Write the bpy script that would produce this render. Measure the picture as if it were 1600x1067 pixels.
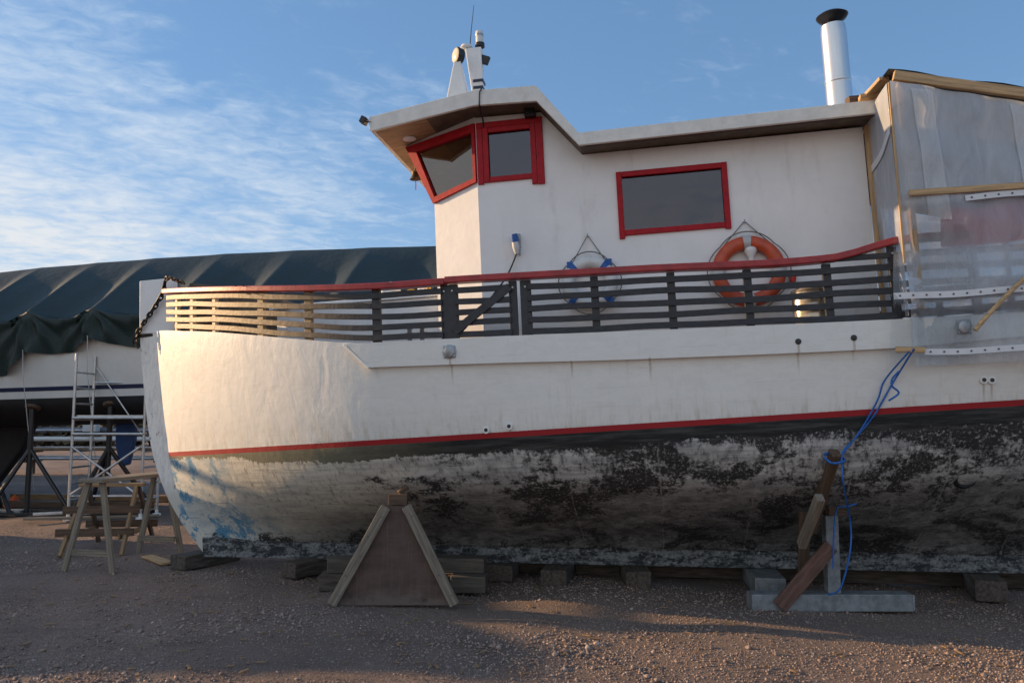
import bpy, math, random
import numpy as np
from mathutils import Vector, Matrix, Euler
R = math.radians
S = bpy.context.scene
for o in list(bpy.data.objects): bpy.data.objects.remove(o)
COL = S.collection

# ------------------------------------------------------------------ camera
EYE = 1.75
PITCH = math.atan(122/1250)
cd = bpy.data.cameras.new('camera'); cam = bpy.data.objects.new('camera', cd); COL.objects.link(cam)
cd.sensor_width = 36; cd.lens = 28.125; cd.clip_start = .05; cd.clip_end = 2000
cam.location = (0, 0, EYE); cam.rotation_euler = (R(90)+PITCH, 0, 0)
S.camera = cam

# ------------------------------------------------------------------ sun, sky, exposure
SUN_EL = R(13.0); SUN_AZ = R(17.5)          # the sun stands to the left, a little beyond the boat
to_sun = Vector((-math.cos(SUN_AZ)*math.cos(SUN_EL), math.sin(SUN_AZ)*math.cos(SUN_EL), math.sin(SUN_EL)))
sl = bpy.data.lights.new('sun', 'SUN'); sun = bpy.data.objects.new('sun', sl); COL.objects.link(sun)
sl.energy = 3.2; sl.angle = R(.55); sl.color = (1, .65, .35)
sun.rotation_euler = (-to_sun).to_track_quat('-Z', 'Y').to_euler(); sun.location = to_sun*60
S.view_settings.view_transform = 'Standard'; S.view_settings.look = 'None'
S.view_settings.gamma = 1; S.view_settings.use_curve_mapping = False
S.view_settings.exposure = 1.15

class NT:
    """small helper for shader node trees"""
    def __init__(s, nt): s.nt = nt; nt.nodes.clear()
    def n(s, t, **k):
        d = s.nt.nodes.new(t)
        for a, b in k.items(): setattr(d, a, b)
        return d
    def set(s, sock, v):
        if v is None: return
        if isinstance(v, bpy.types.NodeSocket): s.nt.links.new(v, sock)
        else:
            if isinstance(v, (tuple, list)) and len(v) == 3 and sock.type == 'RGBA': v = (*v, 1)
            sock.default_value = v
    def m(s, op, a, b=None, c=None, clamp=False):
        d = s.n('ShaderNodeMath', operation=op); d.use_clamp = clamp
        s.set(d.inputs[0], a); s.set(d.inputs[1], b); s.set(d.inputs[2], c)
        return d.outputs[0]
    def vm(s, op, a, b):
        d = s.n('ShaderNodeVectorMath', operation=op); s.set(d.inputs[0], a); s.set(d.inputs[1], b); return d.outputs[0]
    def mix(s, f, a, b, mode='MIX'):
        d = s.n('ShaderNodeMix', data_type='RGBA', blend_type=mode); d.clamp_factor = True
        s.set(d.inputs[0], f); s.set(d.inputs[6], a); s.set(d.inputs[7], b); return d.outputs[2]
    def noise(s, vec, scale, detail=4, rough=.55, dist=0.):
        d = s.n('ShaderNodeTexNoise'); s.set(d.inputs['Vector'], vec); d.inputs['Scale'].default_value = scale
        d.inputs['Detail'].default_value = detail; d.inputs['Roughness'].default_value = rough; d.inputs['Distortion'].default_value = dist
        return d.outputs[0]
    def step(s, v, a, b):
        d = s.n('ShaderNodeMapRange', interpolation_type='SMOOTHSTEP'); s.set(d.inputs[0], v); s.set(d.inputs[1], a); s.set(d.inputs[2], b); return d.outputs[0]
    def ramp(s, v, st, inter='LINEAR'):
        d = s.n('ShaderNodeValToRGB'); e = d.color_ramp; e.interpolation = inter
        while len(e.elements) < len(st): e.elements.new(.5)
        for k, (p, c) in zip(e.elements, st):
            k.position = p; k.color = (*c, 1) if isinstance(c, (tuple, list)) else (c, c, c, 1)
        s.set(d.inputs[0], v); return d.outputs[0]
    def obj(s): return s.n('ShaderNodeTexCoord').outputs['Object']
    def sep(s, v):
        d = s.n('ShaderNodeSeparateXYZ'); s.set(d.inputs[0], v); return d.outputs
    def scl(s, v, k): return s.vm('MULTIPLY', v, k)
    def bump(s, h, strength, dist=.02, nrm=None):
        d = s.n('ShaderNodeBump'); s.set(d.inputs['Height'], h); d.inputs['Strength'].default_value = strength
        d.inputs['Distance'].default_value = dist; s.set(d.inputs['Normal'], nrm); return d.outputs[0]

w = bpy.data.worlds.new('World'); S.world = w; w.use_nodes = True
t = NT(w.node_tree)
sk = t.n('ShaderNodeTexSky', sky_type='NISHITA'); sk.sun_disc = False
sk.sun_elevation = SUN_EL; sk.sun_rotation = R(-72.5); sk.air_density = 1.0; sk.dust_density = .1; sk.ozone_density = 1.6
g = t.n('ShaderNodeTexCoord').outputs['Generated']
gx, gy, gz = t.sep(g)
up = t.m('ADD', t.m('MAXIMUM', gz, 0.0), .13)
cx = t.m('DIVIDE', gx, up); cy = t.m('DIVIDE', gy, up)
cv = t.n('ShaderNodeCombineXYZ'); t.set(cv.inputs[0], cx); t.set(cv.inputs[1], cy)
cv = cv.outputs[0]
rot = t.n('ShaderNodeVectorRotate', rotation_type='Z_AXIS'); t.set(rot.inputs['Vector'], cv); rot.inputs['Angle'].default_value = R(-18)
cv = rot.outputs[0]
big = t.noise(t.scl(cv, (.5, .8, 1)), .9, 3, .5)
mid = t.noise(t.scl(cv, (1, 1.5, 1)), 2.2, 5, .6, .4)
fine = t.noise(t.scl(cv, (1, 1.35, 1)), 12.0, 5, .62, .5)
side = t.step(t.m('ADD', t.m('ADD', t.m('MULTIPLY', gx, -1.0), t.m('MULTIPLY', t.m('MAXIMUM', t.m('MULTIPLY', gy, -1.0), 0.0), .9)), t.m('ADD', t.m('MULTIPLY', gz, -.95), .16)), -.30, .62)      # a bank of cloud fills the western half of the sky
dens = t.m('ADD', t.m('ADD', t.m('MULTIPLY', big, .5), t.m('MULTIPLY', mid, .66)), t.m('MULTIPLY', fine, .46))
dens = t.m('ADD', dens, t.m('MULTIPLY', side, .34))
dens = t.m('ADD', dens, t.m('MULTIPLY', t.step(t.m('MULTIPLY', gy, -1.0), -.15, .6), .19))      # and closes in behind the camera
cl = t.m('MULTIPLY', t.step(dens, .86, 1.34), .95)
cl = t.m('MULTIPLY', cl, t.step(gz, -.05, .03))
hz = t.step(gz, .42, .0)
cl = t.m('ADD', cl, t.m('MULTIPLY', t.m('MULTIPLY', hz, t.m('ADD', t.m('MULTIPLY', side, .6), .1)), .55), clamp=True)
gm = t.n('ShaderNodeGamma'); t.set(gm.inputs[0], sk.outputs[0]); gm.inputs[1].default_value = .5
b1 = t.n('ShaderNodeBackground'); 
t.set(b1.inputs[0], t.mix(1.0, gm.outputs[0], (.70, 1.05, 1.50), 'MULTIPLY')); b1.inputs[1].default_value = .105
b2 = t.n('ShaderNodeBackground'); t.set(b2.inputs[0], t.mix(t.m('MULTIPLY', hz, side), (.60, .72, .87), (.92, .88, .82))); b2.inputs[1].default_value = .46
mx = t.n('ShaderNodeMixShader'); t.set(mx.inputs[0], cl); t.set(mx.inputs[1], b1.outputs[0]); t.set(mx.inputs[2], b2.outputs[0])
ow = t.n('ShaderNodeOutputWorld'); t.set(ow.inputs[0], mx.outputs[0])

# ------------------------------------------------------------------ materials
def mat(name, col, rough=.6, metal=0., var=.25, vs=6., bump=.0, bs=30., bd=.01, spec=.5, stretch=(1, 1, 1), fn=None, coat=0.):
    """principled material with noisy tone; fn(t, vec, colour) can return a new colour"""
    m = bpy.data.materials.new(name); m.use_nodes = True; t = NT(m.node_tree)
    p = t.n('ShaderNodeBsdfPrincipled'); o = t.n('ShaderNodeOutputMaterial'); t.nt.links.new(p.outputs[0], o.inputs[0])
    v = t.obj()
    if stretch != (1, 1, 1): v = t.scl(v, stretch)
    c = col
    if var:
        n = t.noise(v, vs, 6, .65)
        lo = tuple(max(0, x*(1-var)) for x in col); hi = tuple(min(1, x*(1+var)) for x in col)
        c = t.mix(t.step(n, .3, .7), lo, hi)
    if fn: c = fn(t, v, c)
    t.set(p.inputs['Base Color'], c); t.set(p.inputs['Roughness'], rough); p.inputs['Metallic'].default_value = metal
    p.inputs['Specular IOR Level'].default_value = spec; p.inputs['Coat Weight'].default_value = coat
    if bump: t.set(p.inputs['Normal'], t.bump(t.noise(v, bs, 5, .6), bump, bd))
    return m
M = {}
def grime(t, v, c):
    n = t.noise(t.scl(v, (1, 1, .25)), 5, 6, .7)
    return t.mix(t.m('MULTIPLY', t.step(n, .52, .8), .35), c, (.40, .36, .30))
M['cabin'] = mat('cabin_paint', (.79, .785, .775), .45, var=.04, vs=2.5, bump=.12, bs=7, bd=.03, fn=grime)
M['fascia'] = mat('roof_edge_paint', (.72, .70, .65), .5, var=.09, vs=7, bump=.15, bs=20, fn=grime)
M['soffit'] = mat('soffit_wood', (.34, .21, .11), .55, var=.3, vs=5, stretch=(1, 8, 1))
M['underside'] = mat('roof_underside', (.10, .075, .05), .6, var=.35, vs=8)
M['deckfelt'] = mat('deck_paint', (.30, .31, .32), .7, var=.15)
M['red'] = mat('red_paint', (.36, .006, .014), .5, var=.18, vs=14, bump=.1, bs=40, spec=.25)
M['redcap'] = mat('rail_cap_paint', (.33, .022, .026), .38, var=.22, vs=9, bump=.15, bs=30)
M['black'] = mat('black_plastic', (.012, .012, .014), .4, var=.1)
M['steel'] = mat('stainless_steel', (.62, .62, .63), .33, 1, var=.08, vs=4, stretch=(1, 1, .2))
M['galv'] = mat('galvanised_steel', (.33, .35, .37), .5, .75, var=.28, vs=14, bump=.1, bs=40)
M['greypaint'] = mat('grey_painted_steel', (.20, .215, .225), .6, .2, var=.3, vs=10, bump=.2, bs=30)
M['chain'] = mat('rusty_chain', (.035, .026, .022), .6, .6, var=.4, vs=30)
M['alu'] = mat('aluminium', (.50, .51, .52), .38, .85, var=.15, vs=6)
M['spar'] = mat('spar_aluminium', (.32, .35, .40), .35, .8, var=.2, vs=4)
M['sparbrown'] = mat('varnished_spar', (.17, .11, .06), .45, var=.3, vs=6)
M['white'] = mat('white_gloss', (.72, .72, .70), .3, var=.05)
M['whiteplastic'] = mat('white_ring_plastic', (.62, .63, .62), .4, var=.1, vs=10)
M['orange'] = mat('orange_ring_plastic', (.50, .075, .028), .42, var=.2, vs=9, bump=.1, bs=25)
M['bluestrap'] = mat('blue_strap', (.02, .10, .34), .6, var=.2)
M['greystrap'] = mat('reflective_strap', (.45, .46, .46), .4, var=.1)
M['rope'] = mat('grey_rope', (.16, .15, .14), .9, var=.3, vs=60)
M['bluerope'] = mat('blue_polypropylene_rope', (.015, .12, .42), .55, var=.3, vs=50)
M['timber'] = mat('pale_new_timber', (.46, .30, .15), .6, var=.3, vs=3, stretch=(1, 14, 14), bump=.2, bs=10)
M['greywood'] = mat('weathered_grey_timber', (.20, .168, .13), .8, var=.35, vs=3, stretch=(1, 16, 16), bump=.4, bs=8)
M['darkgrey'] = mat('dark_grey_timber', (.095, .08, .065), .85, var=.4, vs=3, stretch=(1, 14, 14), bump=.5, bs=8)
M['brownwood'] = mat('brown_timber', (.095, .058, .036), .75, var=.4, vs=3, stretch=(1, 14, 14), bump=.4, bs=8)
M['yellowwood'] = mat('yellow_timber', (.26, .165, .08), .7, var=.3, vs=3, stretch=(1, 14, 14), bump=.3, bs=8)
M['darkwood'] = mat('dark_block_timber', (.085, .068, .055), .85, var=.5, vs=4, stretch=(1, 8, 8), bump=.6, bs=10, bd=.02)
M['rustboard'] = mat('rusty_brown_board', (.12, .062, .045), .75, var=.35, vs=4, stretch=(1, 8, 8), bump=.3, bs=12)
def ply_fn(t, v, c):
    x, y, z = t.sep(t.obj()); n = t.noise(t.obj(), 6, 6, .7); k = t.noise(t.scl(t.obj(), (30, 30, 1.2)), 2, 4, .6)
    c = t.mix(t.m('MULTIPLY', t.step(k, .48, .72), .5), c, (.14, .095, .075))
    c = t.mix(t.m('MULTIPLY', t.step(t.m('ADD', z, t.m('MULTIPLY', t.m('SUBTRACT', n, .5), .5)), .16, .0), .7), c, (.15, .12, .10))
    return t.mix(t.m('MULTIPLY', t.step(n, .62, .7), .5), c, (.03, .02, .018))
M['ply'] = mat('stained_plywood', (.085, .052, .042), .65, var=.3, vs=2.5, stretch=(1, 1, 3), bump=.25, bs=14, fn=ply_fn)
M['blackpost'] = mat('black_painted_post', (.022, .024, .03), .5, var=.4, vs=12, bump=.25, bs=30)
M['yachtwhite'] = mat('yacht_gelcoat', (.60, .60, .58), .25, var=.05, vs=2)
M['antifoul'] = mat('black_antifouling', (.009, .009, .011), .75, var=.3)
M['navy'] = mat('navy_stripe', (.01, .014, .05), .35, var=.1)
M['bluepaint'] = mat('blue_rudder_paint', (.012, .06, .22), .5, var=.2)
M['yellow'] = mat('yellow_cloth', (.55, .32, .03), .7, var=.15)
M['redfloat'] = mat('red_float', (.6, .03, .02), .4, var=.1)
M['orangecloth'] = mat('orange_cloth', (.5, .08, .02), .8, var=.2)
M['lamp'] = mat('lamp_glass', (.75, .68, .5), .15, var=.05)
M['brass'] = mat('dull_brass', (.16, .12, .07), .45, .9, var=.2)
M['interior'] = mat('cabin_lining', (.085, .075, .068), .6, var=.25, vs=3)
M['curtain'] = mat('cream_curtain', (.80, .70, .50), .85, var=.1)
M['tin'] = mat('pale_drum', (.56, .51, .43), .25, .55, var=.05)
M['strip'] = mat('white_eyelet_tape', (.66, .67, .69), .45, var=.05)
M['dot'] = mat('steel_eyelet', (.10, .10, .11), .4, .6, var=0)
M['hedge'] = mat('autumn_hedge', (.085, .058, .03), .9, var=.5, vs=9)
M['redtarp'] = mat('red_tarpaulin', (.58, .035, .06), .5, var=.15, vs=3, bump=.4, bs=5, bd=.05)
M['shed'] = mat('grey_tarpaulin', (.12, .14, .14), .6, var=.2)

def slat_fn(t, v, c):
    x, y, z = t.sep(t.obj())
    n = t.noise(t.scl(t.obj(), (2.2, 2.2, 10)), 5, 6, .7)
    wood = t.ramp(n, [(.3, (.08, .05, .028)), (.48, (.25, .175, .09)), (.7, (.36, .27, .15))])
    f = t.step(t.m('ADD', x, t.m('MULTIPLY', n, 1.0)), 1.5, 3.2)
    return t.mix(f, wood, t.mix(t.step(n, .3, .8), (.012, .013, .017), (.04, .042, .05)))
M['slat'] = mat('rail_slat_wood', (.1, .1, .1), .55, var=0, fn=slat_fn, bump=.35, bs=22)

M['bowpost'] = mat('pale_bow_post', (.55, .46, .33), .6, var=.4, vs=22, bump=.4, bs=40)

def hull_material():
    m = bpy.data.materials.new('hull_paint'); m.use_nodes = True; t = NT(m.node_tree)
    p = t.n('ShaderNodeBsdfPrincipled'); o = t.n('ShaderNodeOutputMaterial'); t.nt.links.new(p.outputs[0], o.inputs[0])
    v = t.obj(); x, y, z = t.sep(v)
    nA = t.noise(t.scl(v, (1, 1, 1.7)), 1.5, 6, .66, .4)
    nB = t.noise(t.scl(v, (1, 1, 2.6)), 5, 7, .72, .5)
    nC = t.noise(v, 38, 5, .7)
    nS = t.noise(t.scl(v, (6, 6, .55)), 3.2, 6, .72)            # vertical streaks
    nH = t.noise(t.scl(v, (.5, .5, 7)), 3.5, 6, .7)             # horizontal brush marks
    nAC = t.noise(t.vm('ADD', v, (7.3, 1.1, 3.7)), 3.1, 7, .7, .6)
    # topsides
    wht = t.mix(t.step(nB, .35, .75), (.77, .77, .74), (.71, .705, .67))
    wht = t.mix(t.m('MULTIPLY', t.step(nS, .55, .78), .35), wht, (.50, .47, .40))
    wht = t.mix(t.m('MULTIPLY', t.step(nC, .66, .76), t.step(nB, .55, .7)), wht, (.22, .23, .23))
    # rust and dirt weeping down above the stripe
    wht = t.mix(t.m('MULTIPLY', t.step(z, 1.62, 1.34), t.m('MULTIPLY', t.step(nS, .42, .7), .35)), wht, (.42, .33, .20))
    for x0, z0, ln in ((3.77, 1.33, .12), (3.99, 1.35, .14), (6.57, 1.98, .32), (7.03, 1.98, .22), (8.08, 1.57, .24), (8.145, 1.56, .2), (3.48, 2.03, .30), (5.3, 1.92, .25), (4.6, 1.93, .18)):
        sx = t.step(t.m('ABSOLUTE', t.m('ADD', t.m('SUBTRACT', x, x0), t.m('MULTIPLY', t.m('SUBTRACT', nC, .5), .02))), .016, .003)
        sz = t.m('MULTIPLY', t.step(z, z0+.01, z0-.01), t.step(z, z0-ln, z0-ln*.2))
        wht = t.mix(t.m('MULTIPLY', t.m('MULTIPLY', sx, sz), .55), wht, (.30, .22, .14))
    stk = t.step(t.m('ABSOLUTE', t.m('SUBTRACT', t.m('FRACT', t.m('DIVIDE', t.m('ADD', z, t.m('MULTIPLY', x, .012)), .165)), .5)), .022, .0)
    wht = t.mix(t.m('MULTIPLY', stk, t.m('MULTIPLY', t.step(nB, .40, .62), .30)), wht, (.42, .40, .36))
    red = t.mix(t.step(nB, .3, .8), (.34, .010, .014), (.27, .013, .018))
    # boot top: olive at the bow, black further aft
    aft = t.step(t.m('ADD', x, nA), 2.2, 4.2)
    boot = t.mix(aft, t.mix(nB, (.10, .095, .06), (.23, .215, .15)), t.mix(t.step(nH, .4, .75), (.008, .009, .010), (.075, .075, .07)))
    # bottom
    bowl = t.step(x, 3.2, 1.0)
    cream = t.mix(t.step(nH, .36, .74), (.64, .60, .51), (.42, .40, .355))
    cream = t.mix(t.step(nS, .48, .75), cream, (.20, .19, .17))
    midx = t.step(t.m('ADD', x, t.m('MULTIPLY', nA, 1.6)), 2.6, 4.6)
    sooty = t.mix(t.step(t.m('ADD', t.m('MULTIPLY', nH, .5), t.m('MULTIPLY', nAC, .5)), .38, .62), (.60, .60, .585), (.25, .253, .255))
    sooty = t.mix(t.m('MULTIPLY', t.step(nS, .46, .66), .8), sooty, (.085, .086, .088))
    sooty = t.mix(t.m('MULTIPLY', t.step(nAC, .60, .74), .3), sooty, (.22, .18, .13))
    cream = t.mix(midx, cream, sooty)
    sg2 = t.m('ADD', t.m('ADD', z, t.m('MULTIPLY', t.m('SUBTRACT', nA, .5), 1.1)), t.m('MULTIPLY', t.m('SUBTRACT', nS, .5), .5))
    lowdark = t.m('MULTIPLY', t.step(sg2, t.m('SUBTRACT', .86, t.m('MULTIPLY', bowl, .35)), t.m('SUBTRACT', .42, t.m('MULTIPLY', bowl, .45))), .85)  # colour grows darker towards the keel, edge broken by noise
    cream = t.mix(lowdark, cream, t.mix(t.step(nB, .35, .68), (.045, .046, .048), (.32, .32, .315)))
    thr = t.ramp(t.m('DIVIDE', z, 1.4), [(.0, .49), (.25, .52), (.42, .50), (.60, .485), (.74, .525), (.80, .485), (.84, .43), (.90, .30)])
    thr = t.m('ADD', thr, t.m('MULTIPLY', bowl, t.m('MULTIPLY', t.step(z, .15, .6), .30)))
    mix = t.m('ADD', t.m('ADD', t.m('ADD', t.m('MULTIPLY', nA, .58), t.m('MULTIPLY', nB, .26)), t.m('MULTIPLY', nC, .16)), t.m('MULTIPLY', t.m('SUBTRACT', nS, .5), .16))
    blk = t.m('MULTIPLY', t.step(t.m('SUBTRACT', mix, thr), -.03, .045), t.step(nC, .28, .50))
    black = t.mix(t.step(t.m('ADD', t.m('MULTIPLY', nB, .5), t.m('MULTIPLY', nC, .5)), .42, .62), (.008, .008, .009), (.035, .034, .034))
    bottom = t.mix(blk, cream, black)
    # old blue and pale undercoat showing at the forefoot
    fore = t.step(t.m('ADD', x, t.m('MULTIPLY', z, .35)), 1.35, .55)
    pale = t.mix(t.step(nB, .4, .65), (.56, .55, .50), (.38, .42, .43))
    pale = t.mix(t.step(t.m('ADD', t.m('MULTIPLY', nAC, .8), t.m('MULTIPLY', nC, .25)), .54, .60), pale, t.mix(t.step(nC, .35, .7), (.035, .19, .36), (.16, .30, .38)))
    pale = t.mix(t.m('MULTIPLY', t.step(t.m('SUBTRACT', mix, t.m('MULTIPLY', z, .35)), .44, .47), t.step(z, .42, .26)), pale, black)
    bottom = t.mix(fore, bottom, pale)
    # frames telegraphing through as pale scraped lines
    fr = t.m('ABSOLUTE', t.m('SUBTRACT', t.m('FRACT', t.m('DIVIDE', t.m('ADD', x, t.m('MULTIPLY', nA, .12)), .83)), .5))
    fl = t.m('MULTIPLY', t.step(fr, .014, .004), t.m('MULTIPLY', t.step(nB, .40, .58), .6))
    fl = t.m('MULTIPLY', fl, t.step(x, 2.6, 3.1))
    bottom = t.mix(fl, bottom, (.36, .35, .31))
    # plank seams with dirt in them
    sm = t.m('ABSOLUTE', t.m('SUBTRACT', t.m('FRACT', t.m('DIVIDE', t.m('ADD', z, t.m('MULTIPLY', nA, .05)), .19)), .5))
    seam = t.step(sm, .02, .0)
    bottom = t.mix(t.m('MULTIPLY', seam, t.m('MULTIPLY', t.step(nB, .45, .6), .7)), bottom, (.008, .008, .008))
    wl = t.m('ADD', 1.198, t.m('MULTIPLY', x, .018))
    be = t.m('SUBTRACT', t.m('SUBTRACT', wl, t.m('ADD', .035, t.m('MULTIPLY', t.step(x, .2, 1.6), .10))), t.m('MULTIPLY', t.m('SUBTRACT', mix, .5), .45))
    c = t.mix(t.step(t.m('SUBTRACT', z, be), -.006, .006), bottom, boot)
    ed = t.m('SUBTRACT', z, t.m('ADD', wl, t.m('MULTIPLY', t.m('SUBTRACT', nC, .5), .006)))
    c = t.mix(t.step(ed, -.002, .002), c, red)
    c = t.mix(t.step(t.m('SUBTRACT', ed, .052), -.002, .002), c, wht)
    t.set(p.inputs['Base Color'], c)
    top = t.step(ed, .05, .07)
    t.set(p.inputs['Roughness'], t.m('SUBTRACT', .78, t.m('MULTIPLY', top, .36)))
    lump = t.noise(t.scl(v, (1, 1, .55)), 4.0, 3, .5, .4)
    lump2 = t.noise(v, 16, 4, .6)
    h = t.m('ADD', t.m('MULTIPLY', lump, 1.0), t.m('MULTIPLY', lump2, .16))
    h = t.m('ADD', h, t.m('MULTIPLY', nC, .05)); h = t.m('SUBTRACT', h, t.m('MULTIPLY', t.m('MULTIPLY', seam, .10), t.m('SUBTRACT', 1.0, top)))
    h = t.m('SUBTRACT', h, t.m('MULTIPLY', t.m('MULTIPLY', blk, .16), t.m('SUBTRACT', 1.0, top)))
    t.set(p.inputs['Normal'], t.bump(h, .30, .035))
    return m
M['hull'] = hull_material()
def keel_fn(t, v, c):
    n = t.noise(t.scl(v, (1.2, 1, 3)), 5, 7, .75, .4); k = t.noise(v, 30, 5, .7)
    c = t.mix(t.step(t.m('ADD', t.m('MULTIPLY', n, .7), t.m('MULTIPLY', k, .3)), .44, .58), (.018, .022, .027), (.20, .215, .222))
    c = t.mix(t.step(k, .60, .68), c, (.38, .39, .38))
    return t.mix(t.step(n, .64, .68), c, (.02, .04, .10))
M['keel'] = mat('keel_paint', (.1, .1, .1), .8, var=0, fn=keel_fn, bump=.5, bs=20)
def stem_fn(t, v, c):
    x, y, z = t.sep(v); n = t.noise(v, 6, 6, .7, .5); k = t.noise(t.scl(v, (1, 1, .3)), 24, 5, .7)
    base = t.mix(t.step(k, .42, .7), (.78, .765, .73), (.58, .57, .56))
    lo = t.mix(t.step(n, .52, .60), (.58, .56, .50), (.10, .25, .38))
    base = t.mix(t.step(t.m('ADD', z, t.m('MULTIPLY', n, .6)), 1.25, .9), base, lo)
    return t.mix(t.m('MULTIPLY', t.step(n, .60, .66), t.step(k, .5, .6)), base, (.13, .035, .03))
M['stem'] = mat('stem_paint', (.5, .5, .5), .6, var=0, fn=stem_fn, bump=.45, bs=18)

def glass(name, tint, fres=1.5, base=.03, gcol=(1, 1, 1)):
    m = bpy.data.materials.new(name); m.use_nodes = True; t = NT(m.node_tree)
    o = t.n('ShaderNodeOutputMaterial'); tr = t.n('ShaderNodeBsdfTransparent'); gl = t.n('ShaderNodeBsdfGlossy'); gl.inputs['Roughness'].default_value = .02
    t.set(tr.inputs[0], tint); t.set(gl.inputs[0], gcol); f = t.n('ShaderNodeFresnel'); f.inputs[0].default_value = fres
    x = t.n('ShaderNodeMixShader'); t.set(x.inputs[0], t.m('ADD', t.m('MULTIPLY', f.outputs[0], 1.0), base)); t.set(x.inputs[1], tr.outputs[0]); t.set(x.inputs[2], gl.outputs[0])
    v = t.obj(); b = t.bump(t.noise(v, 2.2, 2, .4), .10, .02); t.set(gl.inputs['Normal'], b)
    t.set(o.inputs[0], x.outputs[0]); return m
M['glass'] = glass('window_glass', (.62, .64, .64))
M['dimglass'] = glass('dim_window_glass', (.38, .38, .40), base=.05, gcol=(.90, .86, .92))
M['warmglass'] = glass('warm_reflection_glass', (.16, .14, .13), base=.13, gcol=(.95, .84, .75))  # brownish cloud reflection is put into the gloss tint

def plastic(name, clear, col, stretch=(1, 1, 1)):
    m = bpy.data.materials.new(name); m.use_nodes = True; t = NT(m.node_tree)
    o = t.n('ShaderNodeOutputMaterial'); tr = t.n('ShaderNodeBsdfTransparent'); tr.inputs[0].default_value = (.93, .95, .97, 1)
    di = t.n('ShaderNodeBsdfDiffuse'); tl = t.n('ShaderNodeBsdfTranslucent'); gl = t.n('ShaderNodeBsdfGlossy'); gl.inputs['Roughness'].default_value = .22
    v = t.obj(); n = t.noise(t.scl(v, (2.5, 2.5, .8)), 3, 5, .6, .5)
    x, y, z = t.sep(v)
    gridx = t.step(t.m('ABSOLUTE', t.m('SUBTRACT', t.m('FRACT', t.m('MULTIPLY', t.m('ADD', x, y), 70)), .5)), .44, .5)
    gridz = t.step(t.m('ABSOLUTE', t.m('SUBTRACT', t.m('FRACT', t.m('MULTIPLY', z, 70)), .5)), .44, .5)
    t.set(di.inputs[0], col); t.set(tl.inputs[0], col)
    a = t.n('ShaderNodeMixShader'); a.inputs[0].default_value = .45; t.set(a.inputs[1], di.outputs[0]); t.set(a.inputs[2], tl.outputs[0])
    f = t.m('ADD', t.m('ADD', clear, t.m('ADD', t.m('MULTIPLY', t.step(z, .32, .12), .42), t.m('MULTIPLY', t.m('MULTIPLY', t.step(z, .66, .74), t.step(z, 1.14, 1.06)), .24))), t.m('MULTIPLY', t.m('SUBTRACT', n, .5), .55))
    f = t.m('SUBTRACT', f, t.m('MULTIPLY', t.m('MAXIMUM', gridx, gridz), .12), clamp=True)
    b = t.n('ShaderNodeMixShader'); t.set(b.inputs[0], f); t.set(b.inputs[1], a.outputs[0]); t.set(b.inputs[2], tr.outputs[0])
    fr = t.n('ShaderNodeFresnel'); fr.inputs[0].default_value = 1.4
    c = t.n('ShaderNodeMixShader'); t.set(c.inputs[0], t.m('MULTIPLY', fr.outputs[0], .7)); t.set(c.inputs[1], b.outputs[0]); t.set(c.inputs[2], gl.outputs[0])
    bm = t.bump(t.m('ADD', n, t.m('MULTIPLY', t.noise(t.scl(v, (1, 1, .35)), 7, 3, .5, 1.2), .6)), .7, .04); t.set(gl.inputs['Normal'], bm); t.set(di.inputs['Normal'], bm)
    t.set(o.inputs[0], c.outputs[0]); return m
M['plastic'] = plastic('reinforced_clear_plastic', .20, (.76, .82, .90))
M['plastic2'] = plastic('milky_plastic', .28, (.82, .85, .88))
M['plastic3'] = plastic('thin_plastic_hem', .74, (.8, .82, .84))

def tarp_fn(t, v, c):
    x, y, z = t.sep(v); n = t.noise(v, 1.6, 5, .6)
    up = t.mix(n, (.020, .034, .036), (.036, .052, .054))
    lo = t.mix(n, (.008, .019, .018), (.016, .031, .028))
    return t.mix(t.step(z, 3.45, 3.75), lo, up)  # sky reflection painted into the upper part, shade into the skirt
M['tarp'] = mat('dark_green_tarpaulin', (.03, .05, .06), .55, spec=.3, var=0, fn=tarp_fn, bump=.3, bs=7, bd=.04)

def ground_fn(t, v, c):
    n = t.noise(v, .35, 5, .6); k = t.noise(t.scl(v, (.5, 1.6, 1)), 1.5, 6, .65); f = t.noise(v, 60, 4, .75); f2 = t.noise(v, 160, 2, .7)
    c = t.mix(t.step(n, .35, .65), (.225, .173, .145), (.33, .248, .20))
    c = t.mix(t.m('MULTIPLY', t.step(k, .5, .72), .6), c, (.12, .094, .085))
    c = t.mix(t.step(f, .35, .68), t.mix(.6, c, (.08, .06, .055)), c)
    return t.mix(t.step(f2, .6, .8), c, (.40, .32, .27))
def ground_material():
    m = bpy.data.materials.new('gravel_yard'); m.use_nodes = True; t = NT(m.node_tree)
    p = t.n('ShaderNodeBsdfPrincipled'); o = t.n('ShaderNodeOutputMaterial'); t.nt.links.new(p.outputs[0], o.inputs[0])
    v = t.obj(); t.set(p.inputs['Base Color'], ground_fn(t, v, None)); p.inputs['Roughness'].default_value = .95; p.inputs['Specular IOR Level'].default_value = .2
    b1 = t.bump(t.noise(v, 3.5, 6, .6), .6, .05); b2 = t.bump(t.noise(v, 55, 4, .7), .9, .02, b1)
    t.set(p.inputs['Normal'], b2); return m
M['ground'] = ground_material()
def peb_fn(t, v, c):
    n = t.noise(v, 24, 1, .4); k = t.noise(t.vm('ADD', v, (31.3, 7.7, 2)), 30, 1, .4)
    c = t.ramp(n, [(.3, (.16, .115, .10)), (.48, (.30, .22, .185)), (.62, (.36, .275, .23)), (.78, (.50, .42, .36))])
    return t.mix(t.step(k, .62, .7), c, (.15, .14, .145))
M['pebble'] = mat('gravel_stones', (.2, .15, .13), .9, var=0, fn=peb_fn, spec=.2)

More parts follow.
